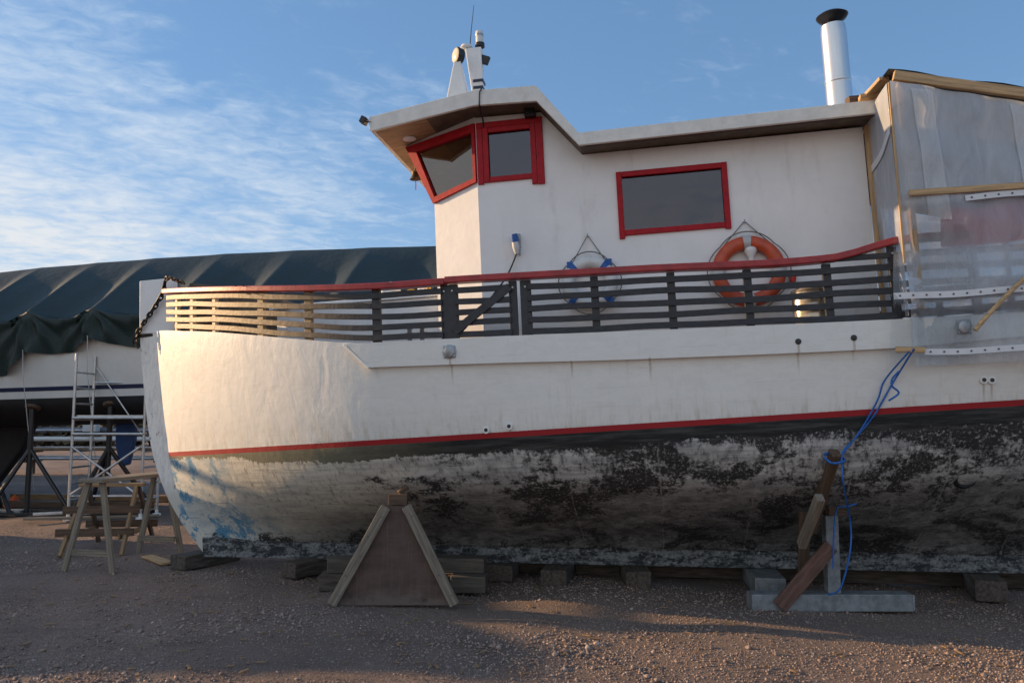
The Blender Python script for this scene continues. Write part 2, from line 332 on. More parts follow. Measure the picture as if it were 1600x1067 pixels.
# ------------------------------------------------------------------ mesh helpers
class MB:
    def __init__(s): s.v = []; s.f = []
    def add(s, vs, fs):
        b = len(s.v); s.v += [tuple(p) for p in vs]; s.f += [tuple(i+b for i in f) for f in fs]; return s
    def box(s, lo, hi):
        (a, b, c), (d, e, f) = lo, hi
        return s.add([(a,b,c),(d,b,c),(d,e,c),(a,e,c),(a,b,f),(d,b,f),(d,e,f),(a,e,f)],
                     [(0,3,2,1),(4,5,6,7),(0,1,5,4),(1,2,6,5),(2,3,7,6),(3,0,4,7)])
    def bar(s, p, q, w_, h_, up=(0, 0, 1)):
        p, q = Vector(p), Vector(q); d = (q-p).normalized(); u = Vector(up)
        if abs(d.dot(u)) > .98: u = Vector((0, 1, 0))
        a = d.cross(u).normalized(); u = a.cross(d); a = a*w_/2; u = u*h_/2
        vs = [p-a-u, p+a-u, p+a+u, p-a+u, q-a-u, q+a-u, q+a+u, q-a+u]
        return s.add(vs, [(0,3,2,1),(4,5,6,7),(0,1,5,4),(1,2,6,5),(2,3,7,6),(3,0,4,7)][:2] + [(0,1,5,4),(1,2,6,5),(2,3,7,6),(3,0,4,7)])
    def tube(s, pts, r, n=8, cap=True, closed=False):
        pts = [Vector(p) for p in pts]; k = len(pts); rings = []
        rr = r if isinstance(r, (list, tuple)) else [r]*k; pa = None
        for i, p in enumerate(pts):
            if closed: d = pts[(i+1) % k]-pts[i-1]
            else: d = pts[min(i+1, k-1)]-pts[max(i-1, 0)]
            d = d.normalized() if d.length > 1e-9 else Vector((0, 0, 1))
            if pa is None: pa = d.orthogonal().normalized()
            a = pa-d*pa.dot(d); a = a.normalized() if a.length > 1e-6 else d.orthogonal().normalized(); pa = a; b = d.cross(a)
            rings.append([p+(a*math.cos(2*math.pi*j/n)+b*math.sin(2*math.pi*j/n))*rr[i] for j in range(n)])
        vs = [q for g_ in rings for q in g_]; fs = []
        for i in range(k if closed else k-1):
            for j in range(n):
                i2 = (i+1) % k; fs.append((i*n+j, i*n+(j+1) % n, i2*n+(j+1) % n, i2*n+j))
        if cap and not closed: fs += [tuple(range(n-1, -1, -1)), tuple((k-1)*n+j for j in range(n))]
        return s.add(vs, fs)
    def lathe(s, prof, o=(0, 0, 0), ax=(0, 0, 1), n=24):
        o = Vector(o); ax = Vector(ax).normalized(); a = ax.orthogonal().normalized(); b = ax.cross(a); vs = []; fs = []
        for r, h in prof:
            for j in range(n): vs.append(o+ax*h+(a*math.cos(2*math.pi*j/n)+b*math.sin(2*math.pi*j/n))*max(r, 1e-4))
        for i in range(len(prof)-1):
            for j in range(n): fs.append((i*n+j, i*n+(j+1) % n, (i+1)*n+(j+1) % n, (i+1)*n+j))
        fs += [tuple(range(n-1, -1, -1)), tuple((len(prof)-1)*n+j for j in range(n))]
        return s.add(vs, fs)
    def grid(s, fn, nu, nv):
        vs = [fn(i/nu, j/nv) for i in range(nu+1) for j in range(nv+1)]
        return s.add(vs, [(i*(nv+1)+j, (i+1)*(nv+1)+j, (i+1)*(nv+1)+j+1, i*(nv+1)+j+1) for i in range(nu) for j in range(nv)])
    def prism(s, poly, fn0, fn1):
        n = len(poly); vs = [fn0(p) for p in poly]+[fn1(p) for p in poly]
        return s.add(vs, [tuple(range(n-1, -1, -1)), tuple(range(n, 2*n))]+[(i, (i+1) % n, n+(i+1) % n, n+i) for i in range(n)])

def obj(name, mb, m, parent=None, smooth=None, bevel=0, solid=0, mtx=None):
    me = bpy.data.meshes.new(name); me.from_pydata([tuple(p) for p in mb.v], [], mb.f)
    import bmesh
    bm = bmesh.new(); bm.from_mesh(me)
    if not solid: bmesh.ops.recalc_face_normals(bm, faces=bm.faces)
    bm.to_mesh(me); bm.free()
    me.materials.append(M[m] if isinstance(m, str) else m)
    if smooth is not None:
        me.shade_smooth(); me.set_sharp_from_angle(angle=R(smooth))
    o = bpy.data.objects.new(name, me); COL.objects.link(o)
    if mtx is not None: o.matrix_local = mtx
    if parent is not None: o.parent = parent
    if solid:
        md = o.modifiers.new('thickness', 'SOLIDIFY'); md.thickness = solid; md.offset = -1
    if bevel:
        md = o.modifiers.new('edge', 'BEVEL'); md.width = bevel; md.segments = 2; md.limit_method = 'ANGLE'; md.angle_limit = R(40)
    return o
def tag(o, label, cat, group=None, kind=None):
    if label: o['label'] = label
    if cat: o['category'] = cat
    if group: o['group'] = group
    if kind: o['kind'] = kind
    return o
def thing(name, label, cat, loc=(0, 0, 0), rot=(0, 0, 0), group=None):
    o = bpy.data.objects.new(name, None); COL.objects.link(o); o.empty_display_size = .2
    o.location = loc; o.rotation_euler = rot
    return tag(o, label, cat, group)
def beam(name, p, q, w_, h_, m, parent=None, up=(0, 0, 1), bevel=.006):
    """a squared timber or bar whose own X axis runs along it"""
    p, q = Vector(p), Vector(q); d = q-p; L = d.length; d.normalize(); u = Vector(up)
    if abs(d.dot(u)) > .98: u = Vector((0, 1, 0))
    y = u.cross(d).normalized(); z = d.cross(y)
    mt = Matrix((d, y, z)).transposed().to_4x4(); mt.translation = p
    b = MB().box((0, -w_/2, -h_/2), (L, w_/2, h_/2))
    return obj(name, b, m, parent, bevel=bevel, mtx=mt)
def lerp(tab, x):
    if x <= tab[0][0]: return tab[0][1]
    for (a, b), (c, d) in zip(tab, tab[1:]):
        if x <= c: return b+(d-b)*(x-a)/(c-a)
    return tab[-1][1]
def smt(tab, x):
    """smooth (Catmull-Rom style) interpolation of a table"""
    n = len(tab)
    if x <= tab[0][0]: return tab[0][1]
    if x >= tab[-1][0]: return tab[-1][1]
    for i in range(n-1):
        if x <= tab[i+1][0]:
            x0, y0 = tab[i]; x1, y1 = tab[i+1]; h = x1-x0; u = (x-x0)/h
            m0 = (y1-tab[i-1][1])/(x1-tab[i-1][0])*h if i else y1-y0
            m1 = (tab[i+2][1]-y0)/(tab[i+2][0]-x0)*h if i < n-2 else y1-y0
            return (2*u**3-3*u*u+1)*y0+(u**3-2*u*u+u)*m0+(-2*u**3+3*u*u)*y1+(u**3-u*u)*m1
def arc(a, b, n): return [a+(b-a)*i/n for i in range(n+1)]

# ------------------------------------------------------------------ the yard
def gz_(x, y):
    return .018*math.sin(x*1.3+.7*y)+.012*math.sin(2.9*x-1.7*y+1)+.008*math.sin(5.1*y+1.9*x)+.006*math.sin(8.3*x+4.1*y+2)
def gh(x, y):
    k = max(0, min(1, (26-math.hypot(x, y-9))/10)); return gz_(x, y)*k-.012
b = MB()
xs = [-500, -200, -90, -50, -30]+arc(-20, 14, 150)+[25, 50, 120, 500]
ys = [-300, -80, -30, -8]+arc(0, 20, 110)+[24, 30, 40, 60, 100, 200, 600]
vs = [(x, y, gh(x, y)) for x in xs for y in ys]; ny = len(ys)
b.add(vs, [(i*ny+j, (i+1)*ny+j, (i+1)*ny+j+1, i*ny+j+1) for i in range(len(xs)-1) for j in range(ny-1)])
tag(obj('ground', b, 'ground', smooth=180), 'flat brown gravel yard the boats stand on', None, kind='structure')

def pebbles():
    rg = np.random.default_rng(5); n = 115000
    d = 4.4*np.exp(rg.random(n)*math.log(14/4.4)); u = (rg.random(n)*2-1)*.72
    x = u*d; y = d
    r = .0042+.0115*rg.random(n)**2.6; r *= np.where(rg.random(n) < .02, 2.3, 1)
    clump = np.sin(x*1.7+np.sin(y*2.3)*1.5)+np.sin(y*3.1+x*.8); r *= np.clip(.95+.22*clump, .5, 1.5)
    base = np.array([(1,0,0),(-1,0,0),(0,1,0),(0,-1,0),(0,0,1),(0,0,-1)], float)
    tri = np.array([(0,2,4),(2,1,4),(1,3,4),(3,0,4),(2,0,5),(1,2,5),(3,1,5),(0,3,5)])
    a = rg.random(n)*6.283; sc = rg.uniform(.6, 1.25, (n, 6, 1))
    P = base[None]*sc; P = P*np.stack([np.ones(n), rg.uniform(.6, 1, n), rg.uniform(.45, .8, n)], 1)[:, None]
    tl = rg.normal(0, .35, n); c2, s2 = np.cos(tl)[:, None], np.sin(tl)[:, None]
    P = np.stack([P[..., 0]*c2-P[..., 2]*s2, P[..., 1], P[..., 0]*s2+P[..., 2]*c2], -1)
    c, s = np.cos(a)[:, None], np.sin(a)[:, None]
    P = np.stack([P[..., 0]*c-P[..., 1]*s, P[..., 0]*s+P[..., 1]*c, P[..., 2]], -1)*r[:, None, None]
    gzv = .018*np.sin(x*1.3+.7*y)+.012*np.sin(2.9*x-1.7*y+1)+.008*np.sin(5.1*y+1.9*x)+.006*np.sin(8.3*x+4.1*y+2)-.012
    P += np.stack([x, y, gzv+r*.25], 1)[:, None]
    me = bpy.data.meshes.new('gravel'); V = P.reshape(-1, 3); F = (tri[None]+np.arange(n)[:, None, None]*6).reshape(-1, 3)
    me.vertices.add(len(V)); me.vertices.foreach_set('co', V.ravel().astype(np.float32))
    me.loops.add(F.size); me.loops.foreach_set('vertex_index', F.ravel().astype(np.int32))
    me.polygons.add(len(F)); me.polygons.foreach_set('loop_start', np.arange(0, F.size, 3, dtype=np.int32))
    me.update(calc_edges=True); me.materials.append(M['pebble'])
    o = bpy.data.objects.new('gravel', me); COL.objects.link(o)
    tag(o, 'loose reddish brown gravel stones strewn over the yard', 'gravel', kind='stuff')
pebbles()

# ------------------------------------------------------------------ the fishing boat
BO = Vector((-3.616, 9.718, .14)); BR = (0, R(-2.6), R(-9.494))
BM = Matrix.Translation(BO) @ Euler(BR).to_matrix().to_4x4()
def W(x, y, z): return BM @ Vector((x, y, z))
boat = thing('fishing_boat', 'large white wooden fishing boat with red stripe and worn black bottom, propped on the gravel', 'boat', BO, BR)

SHEER = [(-.75, 2.74), (-.37, 2.69), (0, 2.63), (.6, 2.54), (1.26, 2.43), (1.82, 2.335), (2.6, 2.225), (3.3, 2.195), (4.05, 2.18), (6.34, 2.13), (8.42, 2.12), (11.2, 2.22)]
CAP = [(-.6, 3.24), (-.37, 3.20), (.4, 3.075), (1.2, 2.96), (2.0, 2.86), (2.78, 2.80), (3.43, 2.785), (5.26, 2.75), (6.9, 2.725), (7.54, 2.85), (8.6, 2.83), (11.2, 2.86)]
STEM = [(-.05, .03), (0, 0), (.37, -.29), (.75, -.52), (1.3, -.71), (2.09, -.82), (2.72, -.87), (3.5, -.87)]
SEC = [(-.02, .045), (0, .05), (.06, .15), (.17, .43), (.34, .78), (.45, .895), (.56, .955), (.8, .99), (1, 1), (1.5, 1.0)]
SECB = [(-.02, .045), (0, .05), (.06, .21), (.17, .58), (.26, .80), (.34, .91), (.45, .97), (.56, .99), (.8, 1), (1, 1), (1.5, 1.0)]
BMAX = 1.76
def keeltop(X): return .20-.0372*max(X, -.2)
def sheer(X): return smt(SHEER, X)
def rab(z): return smt(STEM, z)+.155+.09*min(1, max(0, (z-.5)/.9))
def half(X, z):
    zk, zs = keeltop(X), sheer(X); h = (z-zk)/(zs-zk)
    L = 4.7+1.5*max(0, 1-h)**1.3; tt = max(0, min(1, (X-rab(z))/L))
    f = 1-(1-tt)**2.45
    a = .16+.8*max(0, 1-h)**1.6; k = max(0, min(1, (X-5.2)/6.2)); k = k*k*(1.6-.6*k)
    q = max(0, min(1, (3.4-X)/2.2)); q = q*q*(3-2*q)
    return .075+(BMAX-.075)*(smt(SEC, h)*(1-q)+smt(SECB, h)*q)*f*(1-a*k)
XE = 11.2
def hull_pt(u, v, sg):
    h = v**1.0; X = rab(2.7*h)
    for _ in range(8): X = .5*X+.5*rab(keeltop(X)+h*(sheer(X)-keeltop(X)))
    X = X+(XE-X)*(u**1.35); z = keeltop(X)+h*(sheer(X)-keeltop(X))
    return (X, sg*half(X, z), z)
b = MB()
b.grid(lambda u, v: hull_pt(u, v, -1), 150, 56); b.grid(lambda u, v: hull_pt(u, 1-v, 1), 80, 40)
n = 30
tr = [hull_pt(1, j/n, -1) for j in range(n+1)]+[hull_pt(1, 1-j/n, 1) for j in range(n+1)]
b.add(tr, [tuple(range(len(tr)))])
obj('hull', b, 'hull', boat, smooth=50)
# keel
b = MB()
def kp(i, s):
    X = -.02+i*.28; zb = .0-.0365*X; zt = keeltop(X)+.03; wv = .085
    return [(X, -wv, zb), (X, -wv-.012, zt), (X, wv+.012, zt), (X, wv, zb)]
vs = []; fs = []
for i in range(41): vs += kp(i, 0)
for i in range(40):
    for j in range(4): fs.append((i*4+j, i*4+(j+1) % 4, (i+1)*4+(j+1) % 4, (i+1)*4+j))
fs += [(3, 2, 1, 0), (160, 161, 162, 163)]
obj('keel', b.add(vs, fs), 'keel', boat, bevel=.01)
# stem post
b = MB(); zz = arc(0, 2.7, 40)
fr_ = [(smt(STEM, z), z) for z in zz]; bk = [(rab(z)+.06, z) for z in zz]
vs = []; fs = []
for (x0, z), (x1, _) in zip(fr_, bk): vs += [(x0, -.045, z), (x1, -.085, z), (x1, .085, z), (x0, .045, z)]
for i in range(len(zz)-1):
    for j in range(4): fs.append((i*4+j, i*4+(j+1) % 4, (i+1)*4+(j+1) % 4, (i+1)*4+j))
fs += [(3, 2, 1, 0), tuple(len(vs)-4+j for j in range(4))]
obj('stem_post', b.add(vs, fs), 'stem', boat, smooth=40)
hd = obj('stem_head', MB().prism([(-.875, 2.705), (-.875, 3.37), (-.42, 3.375), (-.40, 2.69), (-.6, 2.70)], lambda p: (p[0], -.05, p[1]), lambda p: (p[0], .05, p[1])), 'cabin', boat, bevel=.008)
obj('stem_shoe', MB().box((-.90, -.07, 2.66), (-.52, .07, 2.70)), 'chain', boat, bevel=.006)
# deck
b = MB()
XS = [-.5+i*(11.6/50) for i in range(51)]
vs = []
for X in XS:
    zd = sheer(X)-.13; hb = half(X, zd)-.02; vs += [(X, -hb, zd), (X, 0, zd+.04), (X, hb, zd)]
obj('deck', b.add(vs, [(i*3+j, i*3+j+1, (i+1)*3+j+1, (i+1)*3+j) for i in range(50) for j in (0, 1)]), 'deckfelt', boat)
# bulwark plate, standing proud of the planking from its slanted front edge aft
def plz(X): return smt([(2.4, 2.0), (2.67, 1.985), (4.05, 1.945), (5.21, 1.91), (7.35, 1.885), (8.39, 1.925), (11.2, 1.98)], X)
for sg in (-1, 1):
    b = MB(); n = 60; vs = []
    for i in range(n+1):
        X = 2.67+(XE-2.67)*i/n
        X0 = X if i else 2.67
        for k, (zf, off) in enumerate([(0, -.02), (0, .06), (.35, .06), (.7, .06), (1, .06), (1, -.03)]):
            zt = sheer(X)+.012; z = plz(X)+zf*(zt-plz(X)); XX = X-.25*zf*(1-i/n)**6
            if k == 4: XX = XX
            vs.append((XX, sg*(half(XX, min(z, sheer(XX)))+off), z))
    k = 6; fs = [(i*k+j, (i+1)*k+j, (i+1)*k+j+1, i*k+j+1) for i in range(n) for j in range(k-1)]+[tuple(range(k))]
    obj('bulwark_plate', b.add(vs, fs), 'hull', boat, smooth=30)
for sg in (-1, 1):
    obj('edge_moulding', MB().bar((2.40, sg*(half(2.40, 2.2)+.02), 2.225), (2.665, sg*(half(2.665, 1.985)+.03), 1.98), .075, .022), 'cabin', boat, bevel=.006)
# railing
def rail_y(X, inset=.05): return half(X, sheer(X))-inset
def sweep(mb, xs, yf, zf, w_, h_):
    vs = []; n = len(xs)
    for i, X in enumerate(xs):
        a = max(0, i-1); c = min(n-1, i+1)
        d = Vector((xs[c]-xs[a], yf(xs[c])-yf(xs[a]), 0)).normalized(); nn = Vector((-d.y, d.x, 0))*w_/2
        p = Vector((X, yf(X), zf(X)))
        vs += [p-nn-Vector((0, 0, h_/2)), p+nn-Vector((0, 0, h_/2)), p+nn+Vector((0, 0, h_/2)), p-nn+Vector((0, 0, h_/2))]
    fs = [(i*4+j, i*4+(j+1) % 4, (i+1)*4+(j+1) % 4, (i+1)*4+j) for i in range(n-1) for j in range(4)]+[(3, 2, 1, 0), tuple(4*n-4+j for j in range(4))]
    return mb.add(vs, fs)
PX = [-.14, .20, .62, 1.34, 1.95, 2.72, 3.42, 3.50, 4.08, 4.20, 4.84, 5.53, 6.20, 6.88]
FR = [.04, .235, .43, .625, .82]
for sg in (-1, 1):
    xs = [-.40+.04*i for i in range(40)]+[1.04+i*.16 for i in range(64)]
    for a, c, lift in ((-.40, 3.44, 0), (3.44, 11.2, .012)):
        seg = [a]+[x for x in xs if a+.02 < x < c-.02]+[c]
        obj('rail_cap', sweep(MB(), seg, lambda X: sg*rail_y(X, .055), lambda X: smt(CAP, X)-.03+lift, .13, .062), 'redcap', boat, bevel=.01)
    for i, X in enumerate(PX+[7.44, 8.1, 8.9, 9.7, 10.5]):
        wid = .065 if X < 1 else .085 if X < 3 else (.075 if i in (6, 8) else .10 if i in (7, 9) else .072)
        y = rail_y(X, .075); z0 = sheer(X)-.05; z1 = smt(CAP, X)-.058
        d = (half(X+.05, sheer(X+.05))-half(X-.05, sheer(X-.05)))/.1; ang = math.atan(d)*sg
        if i in (7, 9): z0 += .03
        o = obj('rail_post', MB().box((-wid/2, -.022, 0), (wid/2, .022, z1-z0)), 'bowpost' if X < 1.0 else 'slat' if X < 2.3 else 'blackpost', boat, bevel=.004,
                mtx=Matrix.Translation((X, sg*y, z0)) @ Matrix.Rotation(ang, 4, 'Z'))
        if sg < 0 and i > 4:
            obj('bolt', MB().lathe([(.012, 0), (.012, .006), (.006, .010)], (0, -.022, z1-z0-.06), (0, -1, 0), 8), 'alu', o)
    for rng in ((-.38, 3.40), (3.53, 4.06), (4.22, 7.43), (7.47, 11.1)):
        for f in FR:
            a, c = rng
            if f == FR[0] and a < 0: a = -.16
            seg = [a]+[x for x in xs if a+.02 < x < c-.02]+[c]
            obj('rail_slat', sweep(MB(), seg, lambda X: sg*rail_y(X, .042), lambda X: sheer(X)+.035+f*(smt(CAP, min(X, 6.9) if X < 7.45 else X)-sheer(X)-.06)+.005*math.sin(X*2.3+f*23)+.003*math.sin(X*5.9+f*41), .022, .056), 'slat' if sg < 0 else 'blackpost', boat, bevel=.003)
    seg = [6.86+.07*i for i in range(9)]
    obj('rail_slat', sweep(MB(), seg, lambda X: sg*rail_y(X, .042), lambda X: 2.70, .022, .05), 'slat', boat, bevel=.003)
    y = rail_y(3.8, .02)
    obj('gate_brace', MB().bar((3.52, -y if sg < 0 else y, 2.27), (4.06, -y if sg < 0 else y, 2.66), .02, .075), 'blackpost', boat, bevel=.003)
# fore cabin trunk and deck gear
b = MB()
ft = [(1.15, -.52), (1.35, -.62), (3.2, -.72), (3.2, .72), (1.35, .62), (1.15, .52)]
tr_ = obj('fore_trunk', b.prism(ft, lambda p: (p[0], p[1], 2.0), lambda p: (p[0], p[1]*.94, 2.80)), 'cabin', boat, bevel=.015)
obj('trunk_roof', MB().prism([(1.08, -.58), (1.3, -.68), (3.15, -.76), (3.15, .76), (1.3, .68), (1.08, .58)], lambda p: (p[0], p[1]*.94, 2.80), lambda p: (p[0], p[1]*.93, 2.835)), 'cabin', boat, bevel=.008)
b = MB().lathe([(.11, -.26), (.11, -.22), (.06, -.2), (.06, .2), (.11, .22), (.11, .26)], (.45, 0, 2.72), (0, 1, 0), 16)
b.prism([(-.10, 2.45), (-.10, 3.26), (.45, 3.16), (1.10, 2.98), (1.12, 2.45)], lambda p: (p[0], -.22, p[1]), lambda p: (p[0], .36, p[1])); b.lathe([(.06, 0), (.05, .22), (.08, .25)], (.82, -.12, 2.45), (0, 0, 1), 12)
obj('windlass', b, 'underside', boat, bevel=.006)
for Y in (-1.22, 1.22):
    b = MB()
    for x in (2.93, 3.06): b.lathe([(.024, 0), (.024, .22), (.03, .23), (.03, .25)], (x, Y, 2.16), (0, 0, 1), 10); b.tube([(x-.05, Y, 2.34), (x+.05, Y, 2.34)], .013, 8)
    b.box((2.86, Y-.05, 2.09), (3.13, Y+.05, 2.16))
    obj('bollard', b, 'galv', boat, smooth=40)
# cabin walls with real window openings
def wall(pts_fn, xs, zs, holes, top):
    """xs/zs are break lines; holes a list of (x0,x1,z0,z1); top(x) the roof line"""
    mb = MB()
    for x0, x1 in zip(xs, xs[1:]):
        xm = (x0+x1)/2; cols = [z for z in zs if z < top(xm)-.02]
        for k in range(len(cols)):
            z0 = cols[k]; last = k == len(cols)-1
            zm = (z0+(top(xm) if last else cols[k+1]))/2
            if any(a < xm < c and d < zm < e for a, c, d, e in holes): continue
            za, zb = (top(x0), top(x1)) if last else (cols[k+1], cols[k+1])
            mb.add([pts_fn(x0, z0), pts_fn(x1, z0), pts_fn(x1, zb), pts_fn(x0, za)], [(0, 1, 2, 3)])
    return mb
def rooftop(x): return lerp([(3.73, 4.575), (4.36, 4.56), (4.76, 4.07), (7.6, 4.07)], x)-.005
HW = (3.79, 4.25, 3.91, 4.40); HS = (5.13, 6.12, 3.24, 3.80)
for sg in (-1, 1):
    wl_ = wall(lambda x, z: (x, sg*1.1, z), [3.67, 3.79, 4.25, 4.36, 4.76, 5.13, 6.12, 7.45], [2.02, 3.24, 3.80, 3.91, 4.40], [HW, HS], rooftop)
    if sg < 0: wl_.f = [tuple(f) for f in wl_.f]
    else: wl_.f = [tuple(reversed(f)) for f in wl_.f]
    obj('cabin_side', wl_, 'cabin', boat, solid=.04)
    # angled corner panel of the wheelhouse, raked forward above the sill
    P0 = Vector((3.67, sg*1.1)); D = Vector((-.53, -sg*.25))
    def cp(k, z): q = P0+D*k; return (q.x, q.y, z)
    low = MB().add([cp(0, 2.02), cp(1, 2.02), cp(1, 3.77), cp(0, 3.88)], [(0, 1, 2, 3)])
    obj('corner_panel', low, 'cabin', boat)
    up_ = MB()
    o4 = [cp(0, 3.88), cp(1, 3.77), cp(1.62, 4.475), cp(0, 4.505)]; i4 = [cp(.06, 3.925), cp(.96, 3.835), cp(1.36, 4.385), cp(.06, 4.415)]
    up_.add(o4+i4, [(j, (j+1) % 4, 4+(j+1) % 4, 4+j) for j in range(4)])
    obj('window_surround', up_, 'red', boat, solid=.0)
    nrm = Vector((D.y, -D.x, 0)).normalized()*(1 if sg > 0 else -1)
    nrm = nrm if nrm.y*sg > 0 else -nrm
    def off(p, d): return tuple(Vector(p)+nrm*d)
    b = MB()
    for j in range(4): b.add([off(p, d) for d in (-.02, .03) for p in (o4[j], o4[(j+1) % 4], i4[(j+1) % 4], i4[j])], [(3, 2, 1, 0), (4, 5, 6, 7), (0, 1, 5, 4), (1, 2, 6, 5), (2, 3, 7, 6), (3, 0, 4, 7)])
    wf = obj('window_frame', b, 'red', boat)
    obj('pane', MB().add([off(p, -.008) for p in i4], [(0, 1, 2, 3)]), 'warmglass', wf)
    obj('top_panel', MB().add([cp(0, 4.505), cp(1.62, 4.475), cp(1.60, 4.51), cp(0, 4.59)], [(0, 1, 2, 3)]), 'cabin', boat)
# wheelhouse front
b = MB().add([(3.14, -.85, 2.02), (3.14, .85, 2.02), (3.14, .85, 3.77), (3.14, -.85, 3.77)], [(0, 1, 2, 3)])
obj('front_panel', b, 'cabin', boat, solid=.0)
fo = [(3.14, -.85, 3.77), (3.14, .85, 3.77), (2.81, .695, 4.49), (2.81, -.695, 4.49)]
b = MB()
for y0, y1 in ((-1, -.9), (-.06, .06), (.9, 1)):
    f = lambda y, tt: (3.14-.33*tt, y*(.85-.155*tt), 3.77+.72*tt)
    b.add([f(y0, 0), f(y1, 0), f(y1, 1), f(y0, 1)]+[(p[0]+.04, p[1], p[2]) for p in (f(y0, 0), f(y1, 0), f(y1, 1), f(y0, 1))], [(3, 2, 1, 0), (4, 5, 6, 7), (0, 1, 5, 4), (1, 2, 6, 5), (2, 3, 7, 6), (3, 0, 4, 7)])
for t0, t1 in ((0, .1), (.9, 1)):
    b.add([f(-.9, t0), f(.9, t0), f(.9, t1), f(-.9, t1)]+[(p[0]+.035, p[1], p[2]) for p in (f(-.9, t0), f(.9, t0), f(.9, t1), f(-.9, t1))], [(3, 2, 1, 0), (4, 5, 6, 7), (0, 1, 5, 4), (1, 2, 6, 5), (2, 3, 7, 6), (3, 0, 4, 7)])
wf = obj('window_frame', b, 'red', boat)
obj('pane', MB().add([(p[0]+.02, p[1], p[2]) for p in fo], [(0, 1, 2, 3)]), 'glass', wf)
# aft bulkhead and inner lining, so the rooms are dark
b = MB().add([(7.45, -1.1, 2.02), (7.45, 1.1, 2.02), (7.45, 1.1, 4.07), (7.45, -1.1, 4.07)], [(0, 1, 2, 3)])
obj('aft_bulkhead', b, 'cabin', boat)
b = MB().box((4.62, -1.04, 2.06), (4.66, 1.04, 4.0)).box((3.75, -1.0, 3.1), (7.4, 1.0, 3.13))
b.box((4.7, .6, 3.135), (7.3, 1.0, 3.5))
obj('cabin_lining', b, 'interior', boat)
# square windows: flat red boards around the openings
def square_window(x0, x1, z0, z1, bw, long_r, long_l, glassm, sg):
    y = sg*1.1; o_ = sg*.028; b = MB()
    lo = min(y-sg*.01, y+o_); hi = max(y-sg*.01, y+o_)
    b.box((x0-bw, lo, z0-bw-long_l), (x0, hi, z1+bw)); b.box((x1, lo, z0-bw-long_r), (x1+bw, hi, z1+bw))
    hi2, lo2 = (hi-.004, lo) if sg > 0 else (hi, lo+.004)
    b.box((x0+.001, lo2, z1+.001), (x1-.001, hi2, z1+bw)); b.box((x0+.001, lo2, z0-bw), (x1-.001, hi2, z0-.001))
    wf = obj('window_frame', b, 'red', boat, bevel=.004)
    obj('pane', MB().box((x0-.01, y-sg*.02-.003, z0-.01), (x1+.01, y-sg*.02+.003, z1+.01)), glassm, wf)
    return wf
for sg in (-1, 1):
    wf = square_window(3.80, 4.24, 3.92, 4.39, .055, .06, .0, 'dimglass', sg)
    if sg < 0:
        obj('outer_trim', MB().box((3.68, -1.122, 4.447), (4.37, -1.099, 4.505)).box((4.30, -1.126, 3.80), (4.37, -1.099, 4.446)).box((3.68, -1.122, 3.85), (3.742, -1.099, 4.446)), 'red', wf, bevel=.004)
    wf = square_window(5.14, 6.11, 3.25, 3.79, .055, .015, .03, 'dimglass', sg)
    if sg < 0:
        b = MB(); b.grid(lambda u, v: (5.99+.10*u-.04*(1-v)*u, -1.03+.012*math.sin(u*22+v), 3.26+.36*v*(.4+.6*u)), 24, 6)
        b.grid(lambda u, v: (5.86+.07*u, -1.02+.012*math.sin(u*16+v), 3.26+.12*v*(.3+.7*u)), 16, 4)
        obj('curtain', b, 'curtain', wf, smooth=180)
# roof: wheelhouse slab with raked front eave, step down, long aft roof
def slab(outline, dz, th, fas, name):
    n = len(outline)
    o = obj(name, MB().add([(p[0], p[1], p[2]+.02) for p in outline], [tuple(range(n))]), 'fascia', boat)
    return o
HWID = 1.43
port = [(2.62, -1.33, 4.60), (3.73, -HWID, 4.71), (4.36, -HWID, 4.69), (4.755, -HWID, 4.165), (7.52, -HWID, 4.185)]
crown = .07
b = MB()
for (a, c) in zip(port, port[1:]):
    n = 8; vs = []
    for p in (a, c):
        for j in range(n+1):
            s = -1+2*j/n; vs.append((p[0], p[1]*-s*-1 if False else s*abs(p[1]), p[2]+crown*(1-s*s)))
    b.add(vs, [(j, j+1, n+2+j, n+1+j) for j in range(n)])
obj('roof', b, 'fascia', boat, smooth=30)
TH = .145
for sg in (-1, 1):
    b = MB(); pr = [(p[0], sg*abs(p[1]), p[2]) for p in port]
    vs = []
    for i, p in enumerate(pr):
        th = TH if i < 2 else (.15 if i == 2 else .115)
        d = -sg*.035
        vs += [(p[0], p[1]+sg*.006, p[2]+.012), (p[0]-(.0), p[1]+sg*.006, p[2]-th), (p[0], p[1]+d, p[2]-th), (p[0], p[1]+d, p[2]+.012)]
    fs = [(i*4+j, i*4+(j+1) % 4, (i+1)*4+(j+1) % 4, (i+1)*4+j) for i in range(4) for j in range(4)]+[(0, 1, 2, 3), (16, 17, 18, 19)]
    obj('fascia', b.add(vs, fs), 'fascia', boat, bevel=.006)
obj('front_fascia', MB().bar((2.62, -1.335, 4.542), (2.62, 1.335, 4.542), .04, .145), 'fascia', boat, bevel=.006)
obj('aft_fascia', MB().bar((7.52, -1.42, 4.16), (7.52, 1.42, 4.16), .04, .13), 'fascia', boat, bevel=.006)
und = [(p[0]+(.02 if i == 0 else -.02 if i == 4 else 0), p[1], p[2]-(.125 if i < 3 else .095)) for i, p in enumerate(port)]
b = MB()
b.add([(2.64, -1.30, 4.477), (3.20, -1.35, 4.535), (3.20, 1.35, 4.535), (2.64, 1.30, 4.477)], [(0, 1, 2, 3)])
obj('soffit', b, 'soffit', boat)
b = MB()
ul = [(3.20, -1.36, 4.535)]+[(p[0], -(abs(p[1])-.03), p[2]) for p in und[1:]]
for a, c in zip(ul, ul[1:]): b.add([a, c, (c[0], -c[1], c[2]), (a[0], -a[1], a[2])], [(0, 1, 2, 3)])
obj('roof_underside', b, 'underside', boat)
